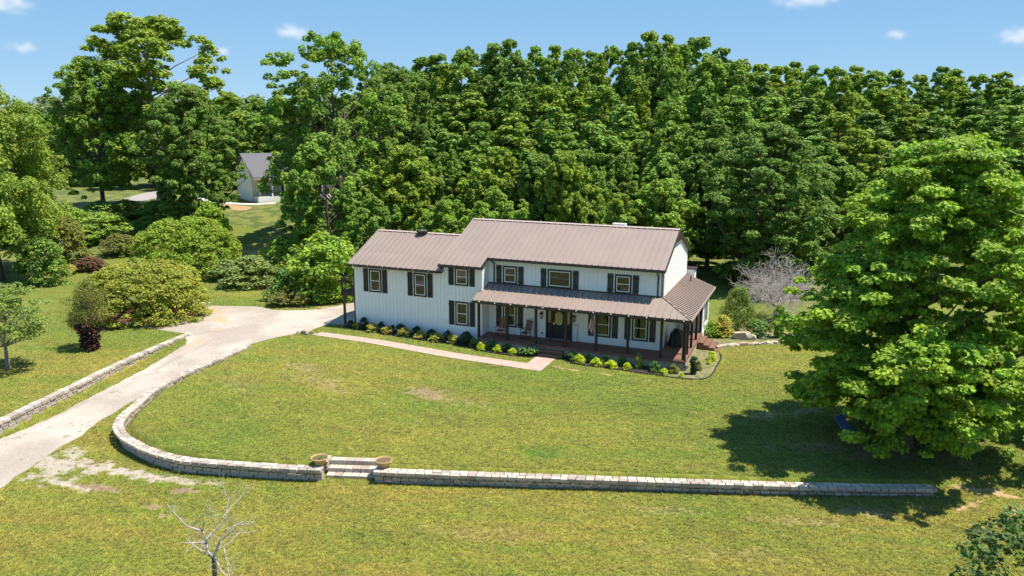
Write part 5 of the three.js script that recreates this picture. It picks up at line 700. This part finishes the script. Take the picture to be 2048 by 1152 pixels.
  // covered grill: draped cover with folds
  { const gr = thing('covered_grill', 'barbecue grill under a black cover on the side porch', 'grill', [0.62, 0, -1.75], 0.15), P = [], I = [], n = 64, m = 14; for (let j = 0; j <= m; j++) { const t = j / m; for (let i = 0; i <= n; i++) { const a = i / n * 6.2832, top = sm(0.62, 1, t), k = 1 - 0.30 * t - 0.62 * top, fold = 1 + (0.07 * Math.sin(a * 9 + 1) + 0.04 * Math.sin(a * 17)) * (1 - t), sq = 1 / Math.pow(Math.abs(Math.cos(a)) ** 3.2 + Math.abs(Math.sin(a)) ** 3.2, 1 / 3.2); P.push(Math.cos(a) * sq * 0.46 * k * fold, 0.02 + 1.12 * t - 0.1 * top * top, Math.sin(a) * sq * 0.62 * k * fold); } } for (let j = 0; j < m; j++) for (let i = 0; i < n; i++) { const a = j * (n + 1) + i; I.push(a, a + n + 1, a + 1, a + 1, a + n + 1, a + n + 2); } const gg = new THREE.BufferGeometry(); gg.setAttribute('position', new THREE.Float32BufferAttribute(P, 3)); gg.setIndex(I); gg.computeVertexNormals(); part('cover', gg, std([0.014, 0.014, 0.016], 0.55, { side: THREE.DoubleSide }), gr); part('lid_top', new THREE.SphereGeometry(0.3, 20, 10, 0, 6.2832, 0, 1.57).scale(0.72, 0.28, 1).translate(0, 0.99, 0), M.black, gr); part('handle', bar([0.1, 1.0, -0.35], [0.18, 1.22, -0.5], 0.025), M.chairWood, gr); }
  // blue folding chair in the maple's shade
  { const c = thing('folding_chair', 'blue tilted folding chair with a pale leg in the shade of the huge maple', 'chair', [10.5, H(10.5, 9.6), 9.6], 0.9); const tilt = (a) => a; part('seat', prism([[-0.28, 0.52, 0.55], [0.28, 0.52, 0.55], [0.28, 0.62, 0.02], [-0.28, 0.62, 0.02]], [0, 0.03, 0]), M.blue, c); part('backrest', prism([[-0.28, 0.63, 0.0], [0.28, 0.63, 0.0], [0.28, 1.15, -0.5], [-0.28, 1.15, -0.5]], [0, 0.02, 0.02]), M.blue, c); part('front_rail', bar([-0.3, 0.52, 0.57], [0.3, 0.52, 0.57], 0.018), M.whiteTrim, c); part('top_rail', bar([-0.3, 1.17, -0.51], [0.3, 1.17, -0.51], 0.018), M.whiteTrim, c); for (const s of [-1, 1]) { part('leg', bar([s * 0.29, 0, -0.25], [s * 0.29, 0.55, 0.5], 0.018), s > 0 ? M.whiteTrim : M.black, c); part('leg', bar([s * 0.27, 0, 0.5], [s * 0.27, 0.62, -0.1], 0.016), M.black, c); } }
  // garden pole and utility box
  { const p = thing('garden_pole', 'thin dark pole beside the boxwoods at the drive edge', 'pole', [-32.14, H(-32.14, -1.73), -1.73]); part('shaft', bar([0, 0, 0], [0, 2.55, 0], 0.045, 8), M.bark, p); part('cap', [bx(-0.08, 0.08, 2.55, 2.68, -0.08, 0.08)], M.bark, p); }
  { const u = thing('utility_box', 'low grey-green utility box at the driveway corner', 'box', [-36.5, H(-36.5, 0.75), 0.75], 0.3); part('body', bx(-0.42, 0.42, 0, 0.26, -0.3, 0.3), M.greenBox, u); part('lid', bx(-0.45, 0.45, 0.262, 0.31, -0.33, 0.33), std([0.5, 0.53, 0.52], 0.5), u); }
}

// ---------------------------------------------------------------- neighbour house on the rise
{
  const n = thing('neighbour_house', 'white neighbour house with grey shingle roof and timber porch among the trees', 'house', [-68.6, H(-68.6, -42.6) - 0.1, -42.6], 0.95);
  const Wd = 17, D = 9, E2 = 3.75, R = 6.9;          // local: x along the front from its near left corner, z out of the front
  part('wall', [bx(0, Wd, -0.5, E2, -0.2, 0), bx(0, 0.2, -0.5, E2, -D, -0.2), bx(Wd - 0.2, Wd, -0.5, E2, -D, -0.2), bx(0.2, Wd - 0.2, -0.5, E2, -D, -D + 0.2), prism([[0, E2, 0], [0, E2, -D], [0, R - 0.15, -D / 2]], [0.2, 0, 0]), prism([[Wd - 0.2, E2, 0], [Wd - 0.2, E2, -D], [Wd - 0.2, R - 0.15, -D / 2]], [0.2, 0, 0])], M.whiteTrim, n);
  const roof = part('roof', [prism([[-0.4, E2 - 0.1, 2.9], [Wd + 0.4, E2 - 0.1, 2.9], [Wd + 0.4, R, -D / 2], [-0.4, R, -D / 2]], [0, 0.14, 0]), prism([[-0.4, E2 - 0.15, -D - 0.5], [Wd + 0.4, E2 - 0.15, -D - 0.5], [Wd + 0.4, R - 0.004, -D / 2 - 0.01], [-0.4, R - 0.004, -D / 2 - 0.01]], [0, 0.14, 0])], M.shingle, n);
  part('porch_gable', [prism([[3.0, E2 + 0.2, 3.3], [4.5, E2 + 1.35, 3.3], [4.5, E2 + 1.35, -1], [3.0, E2 + 0.2, -1]], [0, 0.12, 0]), prism([[6.0, E2 + 0.2, 3.3], [4.505, E2 + 1.35, 3.3], [4.505, E2 + 1.35, -1], [6.0, E2 + 0.2, -1]], [0, 0.12, 0])], M.shingle, roof);
  part('truss', [bx(3.2, 5.8, E2 - 0.1, E2 + 0.06, 3.0, 3.14), bar([3.1, E2 + 0.15, 3.1], [4.5, E2 + 1.3, 3.1], 0.07, 4), bar([5.9, E2 + 0.15, 3.1], [4.5, E2 + 1.3, 3.1], 0.07, 4), bar([3.9, E2, 3.1], [4.7, E2 + 1.0, 3.1], 0.06, 4)], M.rawWood, n);
  part('porch_floor', [bx(0.2, 11, -0.6, 1.0, 0.02, 2.7)], M.whiteTrim, n); part('eave_board', [bx(-0.4, Wd + 0.4, E2 - 0.28, E2 - 0.1, 2.8, 2.92)], std([0.5, 0.4, 0.3], 0.7), n);
  for (const x of [0.4, 2.2, 4.0, 5.6, 7.6, 9.6]) part('porch_post', [bx(x, x + 0.16, 1.0, E2 - 0.28, 2.5, 2.66)], x < 1 ? M.rawWood : M.whiteTrim, n);
  for (const x of [1.0, 6.4, 8.4]) { const w = new THREE.Group(); w.name = 'window'; n.add(w); part('frame', [bx(x - 0.08, x + 1.18, 1.5, 3.2, 0.004, 0.05)], M.rawWood, w); part('pane', [bx(x, x + 1.1, 1.58, 3.12, 0.052, 0.06)], M.pane, w); }
  part('door', [bx(4.3, 5.3, 1.0, 3.1, 0.004, 0.06)], M.darkBrown, n);
  for (let i = 0; i < 6; i++) part('step', [bx(3.6, 6.0, -0.6, 0.82 - i * 0.18, 2.72 + i * 0.3, 3.02 + i * 0.3 - 0.004)], M.whiteTrim, n);
  struct('concrete_path', drape([[-64.5, -42.5], [-66, -40.3], [-69, -40.0], [-73, -41], [-80, -46], [-81, -44.5], [-73.5, -38.8], [-69, -38], [-64.8, -38.8], [-63, -41]], 0.8, 0.03, 0.05, 21), std([0.62, 0.58, 0.54], 0.9));
  struct('clay_bank', drape([[-69, -37.6], [-65, -37.2], [-63, -36], [-62.5, -34.2], [-64, -33.6], [-66, -35], [-69.5, -36.4]], 0.8, 0.03, 0.5, 22), std([0.40, 0.25, 0.13], 1, { map: grainT(0.3, 0.3) }));
}

// ---------------------------------------------------------------- mown grass blades on the lawns
{
  noGrass.push([[-22.2, 1.2], [-22.2, -9], [1.9, -9], [1.9, 1.9], [-11.8, 1.9], [-11.8, 1.2]], [[1.7, -3.2], [3.4, -3.2], [3.4, -5.4], [1.7, -5.4]]);
  const boxes = noGrass.map((p) => [Math.min(...p.map((q) => q[0])), Math.max(...p.map((q) => q[0])), Math.min(...p.map((q) => q[1])), Math.max(...p.map((q) => q[1]))]);
  const r = rngOf(2024), P = [], N = [], I = [];
  for (let b = 0; b < 7; b++) { const a = r() * 6.283, l = 0.035 + 0.035 * r(), bend = 0.3 + 0.6 * r(), ox = (r() - 0.5) * 0.07, oz = (r() - 0.5) * 0.07, w = 0.009, v = P.length / 3, ca = Math.cos(a), sa = Math.sin(a); P.push(ox - sa * w, -0.005, oz + ca * w, ox + sa * w, -0.005, oz - ca * w, ox + ca * l * bend, l, oz + sa * l * bend); for (let k = 0; k < 3; k++) N.push(-ca * 0.5, 0.86, -sa * 0.5); I.push(v, v + 2, v + 1); }
  const g = new THREE.BufferGeometry(); g.setAttribute('position', new THREE.Float32BufferAttribute(P, 3)); g.setAttribute('normal', new THREE.Float32BufferAttribute(N, 3)); g.setIndex(I);
  const spots = [], want = 330000, m4 = new THREE.Matrix4(), q = new THREE.Quaternion(), e = new THREE.Euler(), col = new THREE.Color(), cx = 8.45, cz = 45.87;
  for (let tries = 0; tries < 3000000 && spots.length < want; tries++) {
    const x = -46 + 68 * r(), z = -8 + 42 * r(), d = Math.hypot(x - cx, z - cz); if (r() > (30 / d) ** 2) continue;
    const px = (x - cx) * 0.927 - (z - cz) * 0.375, pz = -(x - cx) * 0.375 - (z - cz) * 0.927; if (Math.abs(px) > pz * 0.78 || pz < 14) continue;      // only ground near the view is worth blades
    let ok = true; for (let k = 0; k < boxes.length && ok; k++) { const b = boxes[k]; if (x > b[0] && x < b[1] && z > b[2] && z < b[3] && signedDist(noGrass[k], x, z) < 0.05) ok = false; }
    if (!ok) continue;
    if (z > 6) { const s1 = signedDist(U1, x, z); if (s1 > -0.52 && s1 < 0.06 && x < 13.8) continue; if (x < -20) { const s2 = signedDist(U2, x, z); if (s2 > -0.5 && s2 < 0.06) continue; } }
    const u = (x - GX0) / (GX1 - GX0), v = (z - GZ0) / (GZ1 - GZ0), c = groundColour(u * 2048, v * 1456, u, v); if (r() < c[3] * 1.7) continue;
    spots.push([x, H(x, z), z, c]);
  }
  const grass = new THREE.InstancedMesh(g, new THREE.MeshPhysicalMaterial({ color: lin(1, 1, 1), roughness: 0.9, transmission: 0.35, thickness: 0, side: THREE.DoubleSide }), spots.length);
  spots.forEach(([x, y, z, c], i) => { e.set((r() - 0.5) * 0.3, r() * 6.283, (r() - 0.5) * 0.3); q.setFromEuler(e); const s = 0.75 + 0.7 * r(); m4.compose(V(x, y, z), q, V(s, s * (0.7 + 0.5 * r()), s)); grass.setMatrixAt(i, m4); const k = 1.6 * (0.7 + 0.6 * r()); grass.setColorAt(i, col.setRGB(c[0] * k, c[1] * k, c[2] * k)); });
  grass.name = 'grass'; grass.userData = { kind: 'stuff', label: 'mown grass blades of the lawns', category: 'grass' }; grass.castShadow = grass.receiveShadow = true; scene.add(grass);
}

renderer.render(scene, camera);
